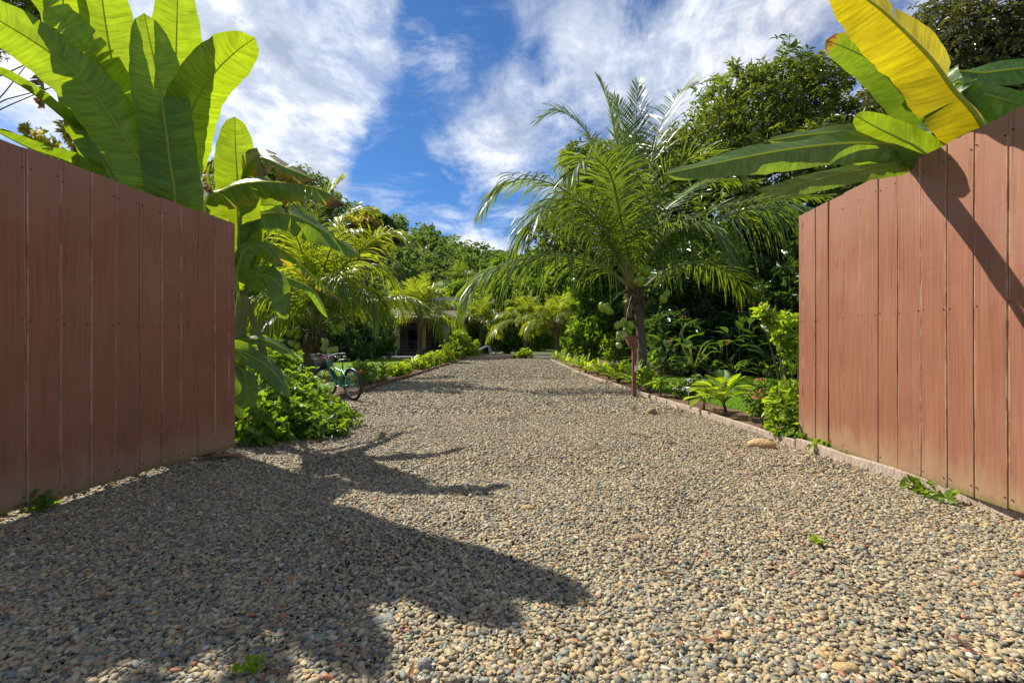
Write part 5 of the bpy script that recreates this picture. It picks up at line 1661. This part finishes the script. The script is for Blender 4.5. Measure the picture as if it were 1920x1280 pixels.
shrub('drive_end_plant', 'small bright plant where the driveway bends right', (1.05, 42.5, .02), [L3(1.05, 42.5, .4, .45), L3(1.4, 42.4, .3, .35), L3(.7, 42.6, .3, .3)], 60, 'shrub_bright', (.3, .12), 6, 151, 5, sr=.015)


# ------------------------------------------------------------------ house, terrace and pool
def box_part(name, lo, hi, mat, parent, **kw):
    mb = MB(); mb.box(lo, hi)
    return mb.build(name, mat, parent, smooth=False, **kw)


hs = thing('house', 'low house with a dark red roof edge and open veranda behind the palms', 'house', (-10.5, 50, 0))
box_part('platform', (-17.5, 48.6, 0), (-4.9, 58, .55), M['darkwood'], hs)
for i in range(3):
    box_part('step', (-16.2, 48.05 - i * .35 + .0, 0), (-11.2, 48.6 - i * .35 - .01, .42 - i * .14), M['darkwood'], hs)
w_ = box_part('wall', (-17.2, 53.5, .55), (-5.4, 53.7, 3.6), M['housewall'], hs)
for (a, b) in ((-14.6, -12.4), (-11.6, -9.9), (-8.9, -7.0)):
    f_ = box_part('window', (a, 53.40, .7), (b, 53.495, 2.9), M['darkwood'], hs)
    box_part('pane', (a + .1, 53.37, .8), (b - .1, 53.398, 2.8), M['window'], f_)
for x in (-17.0, -14.4, -11.6, -8.95, -6.05):
    c_ = box_part('column', (x - .16, 48.9, .55), (x + .16, 49.22, 3.42), M['ochre'], hs)
    box_part('base_block', (x - .24, 48.82, .55), (x + .24, 49.3, 1.45 if x < -12 else .8), M['ochre'] if x < -12 else M['darkwood'], c_)
box_part('fascia', (-17.9, 48.1, 3.42), (-4.6, 48.3, 3.92), M['fascia'], hs)
box_part('gutter', (-17.95, 47.98, 3.925), (-4.55, 48.2, 4.05), M['gutter'], hs)
box_part('ceiling', (-17.6, 48.3, 3.45), (-4.8, 57.8, 3.55), M['darkwood'], hs)
mb = MB()
mb.add([(-18, 48.1, 4.06), (-4.5, 48.1, 4.06), (-4.5, 53.2, 5.6), (-18, 53.2, 5.6), (-4.5, 58.4, 4.06), (-18, 58.4, 4.06),
        (-18, 48.1, 3.93), (-4.5, 48.1, 3.93), (-4.5, 58.4, 3.93), (-18, 58.4, 3.93)],
       [np.array([[0, 1, 2, 3], [3, 2, 4, 5], [6, 7, 1, 0], [7, 8, 4, 1], [9, 6, 0, 5], [8, 9, 5, 4]]), np.array([[1, 4, 2], [5, 0, 3]])])
rf = mb.build('roof', M['shingle'], hs, smooth=False)
box_part('upper_wall', (-15.5, 52.3, 4.9), (-5.6, 56, 6.0), M['darkwood'], hs)
box_part('upper_roof', (-16.2, 51.6, 6.0), (-5.0, 56.6, 6.35), M['roof_pale'], hs)
# veranda railing: rails, posts and crossed braces between the right hand columns
for (a, b) in ((-11.4, -9.15), (-8.75, -6.25)):
    rl = box_part('railing', (a, 48.98, 1.52), (b, 49.06, 1.60), M['darkwood'], hs)
    box_part('bottom_rail', (a, 48.98, .72), (b, 49.06, .79), M['darkwood'], rl)
    n_ = 3
    for k in range(n_):
        x0 = a + (b - a) * k / n_; x1 = a + (b - a) * (k + 1) / n_
        for (p, q, yy) in (((x0, 0, .80), (x1, 0, 1.51), 49.0), ((x0, 0, 1.51), (x1, 0, .80), 49.035)):
            mb = MB(); mb.bar((p[0], yy, p[2]), (q[0], yy, q[2]), .02, 6); mb.build('brace', M['darkwood'], rl)
        box_part('baluster', (x1 - .03, 48.985, .79), (x1 + .03, 49.05, 1.52), M['darkwood'], rl)


def curtain(x, label):
    mb = MB()
    u = np.linspace(0, 1, 26); zz = np.linspace(0, 1, 9)
    U, Z = np.meshgrid(u, zz)
    w = .95 * (.45 + .55 * np.abs(Z - .4) ** .8)
    X = x + (U - .5) * w; Y = 49.35 + .07 * np.sin(U * 34) * (.5 + .5 * Z)
    i = np.arange(8)[:, None] * 26 + np.arange(25)[None, :]
    mb.add(np.stack([X, Y, .75 + Z * 2.65], -1).reshape(-1, 3), np.stack([i, i + 1, i + 27, i + 26], -1).reshape(-1, 4))
    o = mb.build('curtain', M['curtain'], None)
    tag(o, label, 'curtain')


curtain(-6.7, 'white curtain tied at the right column of the veranda')
curtain(-12.0, 'white curtain tied at the middle column of the veranda')
ch = thing('wicker_chair', 'round wicker chair on the left part of the veranda', 'chair', (-12.9, 49.6, .55))
mb = MB(); mb.lathe([(.05, .35), (.45, .42), (.62, .62), (.66, .80), (.62, .80), (.42, .52), (.05, .45)], (-12.9, 49.6, .55), 18); mb.build('seat', M['wicker'], ch)
mb = MB(); mb.lathe([(.30, .0), (.30, .03), (.12, .2), (.10, .36)], (-12.9, 49.6, .55), 14); mb.build('pedestal', M['wicker'], ch)
mb = MB(); mb.tube([(-12.9 + .62 * math.cos(a), 49.6 + .62 * math.sin(a) * .9, 1.3 + .5 * math.sin(a)) for a in np.linspace(.2, math.pi - .2, 14)], .05, 6); mb.build('backrest', M['wicker'], ch)
st = thing('stool', 'pale wooden stool at the foot of the veranda steps', 'stool', (-11.55, 46.9, .15))
mb = MB(); mb.box((-11.85, 46.65, .85), (-11.25, 47.15, .92)); mb.build('seat', M['wicker'], st, smooth=False)
for sx in (-.26, .20):
    for sy in (-.2, .17):
        mb = MB(); mb.box((-11.55 + sx, 46.9 + sy, .15), (-11.55 + sx + .06, 46.9 + sy + .06, .848)); mb.build('leg', M['terrace'], st, smooth=False)

sheet('terrace_path', [(-22, 43.6), (-5.6, 43.2), (-4.5, 47), (-4.6, 48.0), (-22, 48.0)], .15, M['terrace'])
mb = MB(); mb.box((-22, 43.35, 0), (-5.6, 43.6, .146)); o = mb.build('terrace_kerb', M['terrace'], None, smooth=False); o['kind'] = 'structure'
# the pool with its raised coping
pool = thing('swimming_pool', 'swimming pool with raised pinkish coping at the drive end', 'pool', (-2.5, 43, 0))
out_ = [(-4.3, 37.6), (-3.4, 37.35), (-2.4, 37.6), (-1.5, 38.7), (-.7, 40.2), (.1, 42.2), (.62, 44.6), (.5, 46.4), (-.4, 47.6), (-2.4, 48.0), (-4.2, 47.4)]
ctr = np.mean(out_, axis=0)
o_ = catmull([(x, y, 0) for x, y in out_] + [(out_[0][0], out_[0][1], 0)], 60)[:-1, :2]
i_ = ctr + (o_ - ctr) * np.array([.86, .90])
k_ = len(o_)
v = np.concatenate([np.c_[o_, np.zeros(k_)], np.c_[o_, np.full(k_, .28)], np.c_[ctr + (o_ - ctr) * 1.012, np.full(k_, .285)], np.c_[ctr + (o_ - ctr) * 1.012, np.full(k_, .345)], np.c_[i_, np.full(k_, .345)], np.c_[i_, np.full(k_, .0)]])
fs = []
for ring in range(5):
    a = ring * k_ + np.arange(k_); b = ring * k_ + (np.arange(k_) + 1) % k_
    fs.append(np.stack([a, b, b + k_, a + k_], -1))
mb = MB(); mb.add(v, fs); mb.build('coping', M['pooldeck'], pool, smooth=False)
bm_v = np.c_[i_, np.full(k_, .26)]
mb = MB(); mb.add(np.concatenate([bm_v, [[ctr[0], ctr[1], .26]]]), np.stack([np.arange(k_), (np.arange(k_) + 1) % k_, np.full(k_, k_)], -1)); mb.build('water', M['water'], pool, smooth=False)
hr = thing('pool_handrail', 'bent steel handrail rising from the pool edge', 'handrail', (-3.1, 39, .34))
for dx in (0, .45):
    mb = MB(); mb.tube(catmull([(-3.3 + dx * .3, 38.6 + dx, .35), (-2.9 + dx * .3, 38.9 + dx, .70), (-2.2 + dx * .3, 39.4 + dx, 1.12), (-1.95 + dx * .3, 39.6 + dx, 1.02), (-1.85 + dx * .3, 39.7 + dx, .35)], 16), .035, 8); mb.build('rail', M['steel'], hr)

# ------------------------------------------------------------------ lamp post on the right
po = thing('lantern_post', 'square brown post with a tapered wooden lantern box beside the edging', 'post', (2.70, 10.62, 0))
X0, Y0 = 2.70, 10.62
box_part('shaft', (X0 - .042, Y0 - .042, -.05), (X0 + .042, Y0 + .042, 1.14), M['post'], po)
mb = MB()
zt, zb = 1.345, 1.14
a, b = .135, .062
cx = X0 - .055
v = [(cx - b, Y0 - b, zb), (cx + b, Y0 - b, zb), (cx + b, Y0 + b, zb), (cx - b, Y0 + b, zb), (cx - a, Y0 - a, zt), (cx + a, Y0 - a, zt), (cx + a, Y0 + a, zt), (cx - a, Y0 + a, zt)]
mb.add(v, np.array([[0, 3, 2, 1], [4, 5, 6, 7], [0, 1, 5, 4], [1, 2, 6, 5], [2, 3, 7, 6], [3, 0, 4, 7]]))
lb = mb.build('lantern_box', M['post'], po, smooth=False)
box_part('lid', (cx - .15, Y0 - .15, zt + .002), (cx + .15, Y0 + .15, zt + .024), M['post'], lb)
box_part('bracket', (X0 + .0, Y0 - .06, 1.10), (X0 + .075, Y0 + .06, 1.235), M['post'], po)
box_part('red_reflector', (X0 - .046, Y0 - .050, .585), (X0 - .014, Y0 - .0425, .735), M['red'], po)
box_part('white_tag', (X0 - .004, Y0 - .048, .575), (X0 + .046, Y0 - .0425, .715), M['white'], po)


# ------------------------------------------------------------------ solar garden lights
def garden_light(label, x, y, h=.30, s=1.0):
    t = thing('garden_light', label, 'garden light', (x, y, .06))
    mb = MB(); mb.bar((x, y, .0), (x, y, .06 + h * .68), .011 * s, 8); mb.build('stake', M['black'], t)
    z = .06 + h * .68
    mb = MB(); mb.lathe([(.012, 0), (.030, .02), (.040, .075), (.034, .08)], (x, y, z), 14); mb.build('lens', M['glass'], t)
    mb = MB(); mb.lathe([(.036, .080), (.056, .082), (.052, .098), (.02, .108), (.0, .108)], (x, y, z), 14); mb.build('cap', M['white'], t)


garden_light('solar garden light at the edging in front of the philodendron', 3.235, 8.78, .34)
garden_light('solar garden light between the bicycle and the yellow croton', -3.95, 13.4, .36, 1.3)
garden_light('solar garden light farther along the left bed past the croton', -4.3, 20.8, .40, 1.6)

# ------------------------------------------------------------------ bicycle
BL = np.array([-3.30, 9.98, .0])
hd = nrm(np.array([-.76, .65, 0])); sdv = np.array([-hd[1], hd[0], 0])
lean = .06
upv = nrm(np.array([0, 0, 1.0]) + sdv * lean)


def BK(p):
    p = np.atleast_2d(np.asarray(p, float))
    return BL + p[:, :1] * hd + p[:, 1:2] * sdv + p[:, 2:3] * upv


bk = thing('bicycle', 'teal step-through bicycle with wire basket parked by the left edging', 'bicycle', BL)


def btube(pts, r, k=8, n=None):
    p = BK(pts)
    if n:
        p = catmull(p, n)
    mb = MB(); mb.tube(p, r, k)
    return mb


def torus(mb, c, R_, r, k=36, m=8, rot=0.0):
    a = np.arange(k) / k * 2 * np.pi; b = np.arange(m) / m * 2 * np.pi
    A, B = np.meshgrid(a, b, indexing='ij')
    rad = R_ + r * np.cos(B)
    ct, st_ = math.cos(rot), math.sin(rot)
    X = rad * np.cos(A); Yl = r * np.sin(B); Z = rad * np.sin(A)
    loc = np.stack([c[0] + X * ct - Yl * st_, c[1] + X * st_ + Yl * ct, c[2] + Z], -1).reshape(-1, 3)
    i = np.arange(k)[:, None]; j = np.arange(m)[None, :]
    q = np.stack([i * m + j, ((i + 1) % k) * m + j, ((i + 1) % k) * m + (j + 1) % m, i * m + (j + 1) % m], -1).reshape(-1, 4)
    mb.add(BK(loc), q)


def wheel(cx, rot=0.0):
    c = (cx, 0, .335)
    mb = MB(); torus(mb, c, .308, .026, 40, 8, rot); wh = mb.build('wheel', M['rubber'], bk)
    mb = MB(); torus(mb, c, .278, .012, 40, 6, rot); mb.build('rim', M['steel'], wh)
    mb = MB()
    for i in range(28):
        a = i / 28 * 2 * math.pi
        y = .035 if i % 2 else -.035
        p = np.array([[c[0] - y * math.sin(rot) + .02 * math.cos(a + .9), y * math.cos(rot), c[2] + .02 * math.sin(a + .9)],
                      [c[0] + .275 * math.cos(a) * math.cos(rot), .275 * math.cos(a) * math.sin(rot), c[2] + .275 * math.sin(a)]])
        mb.bar(*BK(p), .0016, 4)
    mb.build('spokes', M['steel'], wh, kind='stuff')
    mb = MB(); mb.bar(*BK([(cx + .05 * math.sin(rot), -.05, .335), (cx - .05 * math.sin(rot), .05, .335)]), .02, 10); mb.build('hub', M['steel'], wh)
    # mudguard
    a0, a1 = (math.radians(15), math.radians(185)) if cx < .5 else (math.radians(20), math.radians(165))
    if cx < .5:
        a0, a1 = math.radians(-5 + 20), math.radians(200)
    aa = np.linspace(a0, a1, 20)
    mb = MB()
    prof = [(-.034, -.018), (-.028, 0), (0, .008), (.028, 0), (.034, -.018)]
    v = []
    for a in aa:
        for (y, dr) in prof:
            R_ = .352 + dr
            v.append((cx + R_ * math.cos(a) * math.cos(rot) - y * math.sin(rot), R_ * math.cos(a) * math.sin(rot) + y * math.cos(rot), .335 + R_ * math.sin(a)))
    i = np.arange(19)[:, None] * 5 + np.arange(4)[None, :]
    mb.add(BK(v), np.stack([i, i + 1, i + 6, i + 5], -1).reshape(-1, 4))
    mb.build('mudguard', M['black'], bk)


steer = .35
wheel(0.0); wheel(1.12, steer)
fr = btube([(.46, 0, .29), (.345, 0, .70)], .019); 
fr.tube(catmull(BK([(.46, 0, .29), (.72, 0, .42), (.955, 0, .66)]), 12), .021, 10)
fr.tube(catmull(BK([(.375, 0, .60), (.62, 0, .66), (.93, 0, .79)]), 12), .018, 10)
fr.tube(BK([(.965, 0, .61), (.915, 0, .83)]), .024, 10)
for y in (-.055, .055):
    fr.tube(BK([(.46, y * .5, .29), (0, y, .335)]), .011, 8)
    fr.tube(BK([(.36, y * .4, .655), (0, y, .335)]), .010, 8)
fr.build('frame', M['teal'], bk)
btube([(.70, 0, .70), (.66, 0, .43)], .008).build('brace_tube', M['teal'], bk)
cg = MB()
cgp = [(.56, -.075, .37), (.50, -.075, .40), (.02, -.075, .375), (-.05, -.075, .34), (.02, -.075, .31), (.46, -.075, .21), (.54, -.075, .24), (.58, -.075, .31)]
va = BK(cgp); vb = BK([(x, y - .012, z) for x, y, z in cgp])
k8 = np.arange(8)
cg.add(np.concatenate([va, vb]), [k8[None, ::-1], k8[None, :] + 8, np.stack([k8, (k8 + 1) % 8, (k8 + 1) % 8 + 8, k8 + 8], -1)])
cg.build('chain_guard', M['teal'], bk, smooth=False)
cr = btube([(.46, -.11, .29), (.46, .11, .29)], .012)
cr.tube(BK([(.46, -.11, .29), (.36, -.115, .16)]), .011, 8); cr.tube(BK([(.46, .11, .29), (.56, .115, .42)]), .011, 8)
cr = cr.build('crank', M['steel'], bk)
for (x, y, z) in ((.36, -.17, .16), (.56, .17, .42)):
    mb = MB(); mb.box(np.array((x - .045, y - .045, z - .012)), np.array((x + .045, y + .045, z + .012)), (np.stack([hd, sdv, upv], 1), BL)); mb.build('pedal', M['black'], cr, smooth=False)
btube([(.35, 0, .68), (.325, 0, .79)], .013).build('seat_post', M['black'], bk)
mb = MB()
sx = np.linspace(-.14, .15, 12)
hw_ = np.interp(sx, [-.14, -.09, 0, .08, .15], [.055, .105, .075, .035, .02])
rows = []
for x, h in zip(sx, hw_):
    for a in np.linspace(0, math.pi * 2, 12, endpoint=False):
        rows.append((.31 + x, math.cos(a) * h, .825 + math.sin(a) * (.038 if math.sin(a) > 0 else .022) + .02 * (x < -.05)))
i = np.arange(11)[:, None] * 12; j = np.arange(12)[None, :]
mb.add(BK(rows), [np.stack([i + j, i + (j + 1) % 12, i + 12 + (j + 1) % 12, i + 12 + j], -1).reshape(-1, 4), np.arange(12)[None, ::-1], np.arange(12)[None, :] + 11 * 12])
mb.build('saddle', M['black'], bk)
fk = MB()
for y in (-.055, .055):
    fk.tube(catmull(BK([(.96, y * .7, .63), (1.03, y, .52), (1.12, y, .335)]), 8), .012, 8)
fk.tube(BK([(.96, -.05, .635), (.96, .05, .635)]), .016, 8)
fk.build('fork', M['red'], bk)
hb = btube([(.915, 0, .83), (.895, 0, .93)], .013)
hb.tube(catmull(BK([(.70, -.30, .97), (.80, -.29, .98), (.90, -.17, .97), (.91, 0, .93), (.90, .17, .97), (.80, .29, .98), (.70, .30, .97)]), 26), .011, 8)
hb = hb.build('handlebar', M['steel'], bk)
for y in (-.30, .30):
    btube([(.69, y, .968), (.80, y * .975, .978)], .017).build('grip', M['black'], hb)
# basket: hoops and uprights of wire with a thick rim
bs = MB()
bx0, bx1, bw0, bw1, bz0, bz1 = 1.0, 1.34, .15, .22, .69, .96


def hoop(q):
    z = bz0 + (bz1 - bz0) * q; w = bw0 + (bw1 - bw0) * q; f = bx0 - .0; g_ = bx1 - .06 + .08 * q
    return [(f, -w, z), (f, w, z), (g_ - .03, w, z), (g_, w - .03, z), (g_, -w + .03, z), (g_ - .03, -w, z), (f, -w, z)]


bs.tube(BK(hoop(1.0)), .007, 6)
for q in np.linspace(0, .9, 8):
    bs.tube(BK(hoop(q)), .0028, 4)
h0 = np.array(hoop(0)); h1 = np.array(hoop(1))
for s_ in range(6):
    for f_ in np.linspace(0, 1, 8 if s_ in (0, 1, 3, 5) else 3):
        a = h0[s_] * (1 - f_) + h0[s_ + 1] * f_; b = h1[s_] * (1 - f_) + h1[s_ + 1] * f_
        bs.bar(*BK([a, b]), .0026, 4)
for f_ in np.linspace(-1, 1, 9):
    bs.bar(*BK([(bx0, bw0 * f_, bz0), (bx1 - .06, bw0 * f_, bz0)]), .0026, 4)
bsk = bs.build('basket', M['basket'], bk)
mb = MB(); mb.box(np.array((bx0 + .01, -bw0 + .005, bz0 + .005)), np.array((bx1 - .08, bw0 - .005, bz0 + .10)), (np.stack([hd, sdv, upv], 1), BL)); mb.build('liner', M['basket'], bsk, smooth=False)
mb = MB(); p = BK([(-.36, 0, .63)])[0]; mb.bar(p, p - hd * .02, .035, 10); mb.build('reflector', M['red'], bk)
btube([(.42, .06, .27), (.34, .22, .02)], .009).build('kickstand', M['steel'], bk)
for y_ in (-.16, .16):
    btube([(.86, y_ * 1.5, .965), (.99, y_ * .6, .90), (.97, y_ * .15, .74), (.72, y_ * .1, .46), (.46, y_ * .2, .30)], .004, 5, 14).build('brake_cable', M['black'], bk)
btube([(-.02, -.06, .35), (-.16, -.06, .70), (.30, -.05, .72)], .006, 6).build('rear_rack', M['black'], bk)
fl = thing('flower_bunch', 'pink and red flowers lying in the bicycle basket', 'flowers', BK([(1.15, 0, .80)])[0])
rr_ = np.random.default_rng(5)
mb = MB()
for i in range(26):
    p = BK([(rr_.uniform(1.03, 1.28), rr_.uniform(-.15, .15), rr_.uniform(.80, .86))])[0]
    q = p + rr_.normal(0, .06, 3) + [0, 0, .02]
    mb.bar(p, q, .004, 4)
mb.build('twigs', M['dry'], fl, kind='stuff')
for i in range(11):
    o = bpy.data.objects.new('flower_head', HEADS['pink' if i % 3 else 'white_petal'])
    COL.objects.link(o); o.parent = fl
    o.location = tuple(BK([(rr_.uniform(1.02, 1.28), rr_.uniform(-.16, .16), rr_.uniform(.83, .90))])[0] - ROOT[fl.name])
    s = rr_.uniform(.03, .05); o.scale = (s, s, s); o.rotation_euler = (rr_.normal() * .5, rr_.normal() * .5, 0)


# ------------------------------------------------------------------ stones, fallen leaves and twigs on the gravel
def stone(name, label, x, y, r, sc, mat, seed, z=None, rz=0.):
    me = pebble_mesh(seed, 3, *sc)
    me.materials.clear(); me.materials.append(M[mat])
    o = bpy.data.objects.new(name, me)
    COL.objects.link(o)
    o.scale = (r, r, r)
    o.location = (x, y, r * sc[2] * .45 if z is None else z)
    o.rotation_euler = (0, 0, rz)
    tag(o, label, 'stone')


g = G(1433, 840); stone('stone', 'large smooth tan stone lying against the right edging', g[0] - .02, g[1] + .03, .095, (1.55, .9, .72), 'stone_tan', 2, rz=-.3)
g = G(1221, 776); stone('stone', 'round brown stone on the gravel near the lantern post', g[0], g[1], .085, (1, .95, .95), 'stone_brown', 4)
g = G(1202, 1014); stone('stone', 'flat brown stone alone in the sunny middle of the driveway', g[0], g[1], .040, (1.4, .8, .65), 'stone_brown', 5, rz=-.4)
g = G(990, 956); stone('stone', 'pale tan pebble stone in the sunlit gravel centre', g[0], g[1], .042, (1.2, .8, .6), 'stone_tan', 8)
g = G(795, 1256); stone('stone', 'upright dark grey stone on the front edge of the gravel', g[0], g[1], .034, (.8, .75, 1.05), 'stone_grey', 7)
g = G(1585, 1258); stone('stone', 'largest buff stone on the right front edge of the gravel', g[0], g[1], .027, (1.45, .9, .7), 'stone_tan', 3)
g = G(719, 1170); stone('stone', 'flat grey stone in the banana shade near the front', g[0], g[1], .040, (1.5, .85, .55), 'stone_grey', 6, rz=.2)


def fallen_leaf(label, px, py, L, W, az, seed, mat='dry', z=.035):
    r = np.random.default_rng(seed)
    g = G(px, py, z)
    n = 9
    s = np.linspace(0, 1, n)
    d = np.array([math.cos(az), math.sin(az), 0]); sd = np.array([-d[1], d[0], 0])
    w = np.sin(np.pi * s ** .8) ** .8 * W * (1 + .15 * r.normal(size=n)); w[0] = w[-1] = .002
    sp = g + d * ((s - .5) * L)[:, None] + np.array([0, 0, 1]) * (.015 * np.sin(s * 5 + seed))[:, None]
    curl = .5 + .2 * r.normal(size=n)
    l = sp + sd * w[:, None] + np.array([0, 0, 1]) * (w * curl)[:, None]; q_ = sp - sd * w[:, None] + np.array([0, 0, 1]) * (w * np.abs(curl) * .8)[:, None]
    i = np.arange(n - 1)
    mb = MB()
    mb.add(np.concatenate([l, sp, q_]), np.concatenate([np.stack([i, i + 1, n + i + 1, n + i], -1), np.stack([n + i, n + i + 1, 2 * n + i + 1, 2 * n + i], -1)]), tint=r.uniform(.1, .9))
    o = mb.build('fallen_leaf', M[mat], None, smooth=False)
    tag(o, label, 'fallen leaf')


fallen_leaf('large curled brown leaf near the right front corner of the gravel', 1815, 1212, .12, .013, -.9, 1)
fallen_leaf('dark dead leaf in the sun below the banana shadow', 1325, 1196, .09, .012, .1, 2)
fallen_leaf('dry brown leaf beside the upright dark stone at the front edge', 770, 1256, .05, .011, 1.2, 3)
fallen_leaf('purple brown leaf on the shaded front edge of the gravel', 500, 1268, .06, .014, .3, 4)
fallen_leaf('reddish leaf lying in the shaded gravel on the left', 628, 1004, .075, .02, .2, 5)
fallen_leaf('crisp tan leaf left of the large tan stone', 1255, 828, .20, .02, -.5, 6)
fallen_leaf('long dried leaf piece under the free end of the left gate', 405, 856, .55, .07, .35, 7)
fallen_leaf('small rusty leaf by the right edging near the round stone', 1278, 778, .12, .025, .2, 8)


def twig(label, a, b, r=.004):
    p0 = G(*a, .035); p1 = G(*b, .035)
    mb = MB(); mb.tube(catmull([p0, (p0 + p1) / 2 + [.01, .01, .006], p1], 8), np.linspace(r, r * .5, 8), 5)
    o = mb.build('twig', M['wood'], None)
    tag(o, label, 'twig')


twig('thin pale twig on the sunny gravel below the middle stone', (1032, 1172), (1052, 1202), .0025)
twig('curved thin twig at the sunny front of the gravel', (1050, 1242), (1080, 1268), .0025)
twig('short dark twig lying left of the tan stone', (1182, 812), (1222, 820), .008)
r9 = np.random.default_rng(3)
k_ = 420
d_ = 1.75 + 12 * r9.random(k_) ** 1.6; x_ = r9.uniform(-1, 1, k_) * np.minimum(3.1, d_ * 1.0)
x_ = np.where(r9.random(k_) < .35, np.where(x_ > 0, xr(d_) - .35 * r9.random(k_) ** 2, x_), x_)
az_ = r9.uniform(0, 6.28, k_)
d3 = np.stack([np.cos(az_), np.sin(az_), r9.normal(0, .15, k_)], -1)
n3 = nrm(np.stack([r9.normal(0, .35, k_), r9.normal(0, .35, k_), np.ones(k_)], -1)); n3 = nrm(n3 - d3 * np.sum(n3 * d3, -1, keepdims=True))
mb = MB()
leaves6(mb, np.stack([x_, d_, np.full(k_, .030)], -1), nrm(d3), n3, r9.uniform(.018, .055, k_), r9.uniform(.006, .018, k_), r9.uniform(0, 1, k_), fold=.4)
for i in range(60):
    p = np.array([x_[i * 3], d_[i * 3], .034]); q = p + np.array([r9.normal(0, .06), r9.normal(0, .06), r9.uniform(-.004, .01)])
    mb.bar(p, q, .0016, 4, tint=r9.uniform(0, 1))
o = mb.build('leaf_litter', M['dry'], None, smooth=False, kind='stuff')
tag(o, 'small dry leaf scraps and bits of twig scattered over the gravel', 'leaf litter')
k_ = 900
d_ = r9.uniform(4.6, 22, k_); sd_ = r9.random(k_) < .6
x_ = np.where(sd_, xr(d_) + .08 + .6 * r9.random(k_), xl(d_) - .1 - .7 * r9.random(k_))
az_ = r9.uniform(0, 6.28, k_)
d3 = nrm(np.stack([np.cos(az_), np.sin(az_), r9.normal(0, .15, k_)], -1))
n3 = nrm(np.stack([r9.normal(0, .35, k_), r9.normal(0, .35, k_), np.ones(k_)], -1)); n3 = nrm(n3 - d3 * np.sum(n3 * d3, -1, keepdims=True))
mb = MB()
ok_ = sd_ | (d_ > 8.5)
leaves6(mb, np.stack([x_, d_, np.full(k_, .072)], -1)[ok_], d3[ok_], n3[ok_], r9.uniform(.03, .08, k_)[ok_], r9.uniform(.012, .03, k_)[ok_], r9.uniform(0, 1, k_)[ok_], fold=.4)
o = mb.build('leaf_mulch', M['dry'], None, smooth=False, kind='stuff')
tag(o, 'brown leaf mulch lying on the soil of the flower beds', 'leaf litter')
for (lbl, px, py) in (('tiny yellow-green weed on the shaded front edge of the gravel', 468, 1262), ('tiny green weed sprouting in the sunny right gravel', 1530, 1022)):
    g = G(px, py)
    mb = MB()
    pts = g + r9.normal(0, .02, (14, 3)) * [1, 1, 0] + [0, 0, .03]
    rosettes(mb, pts, nrm(np.tile([0, 0, 1.0], (14, 1))), r9, 5, .022, .012, tint=(.5, 1))
    o = mb.build('weed', M['shrub_bright'], None, smooth=False)
    tag(o, lbl, 'weed')
print('objects', len(bpy.data.objects))
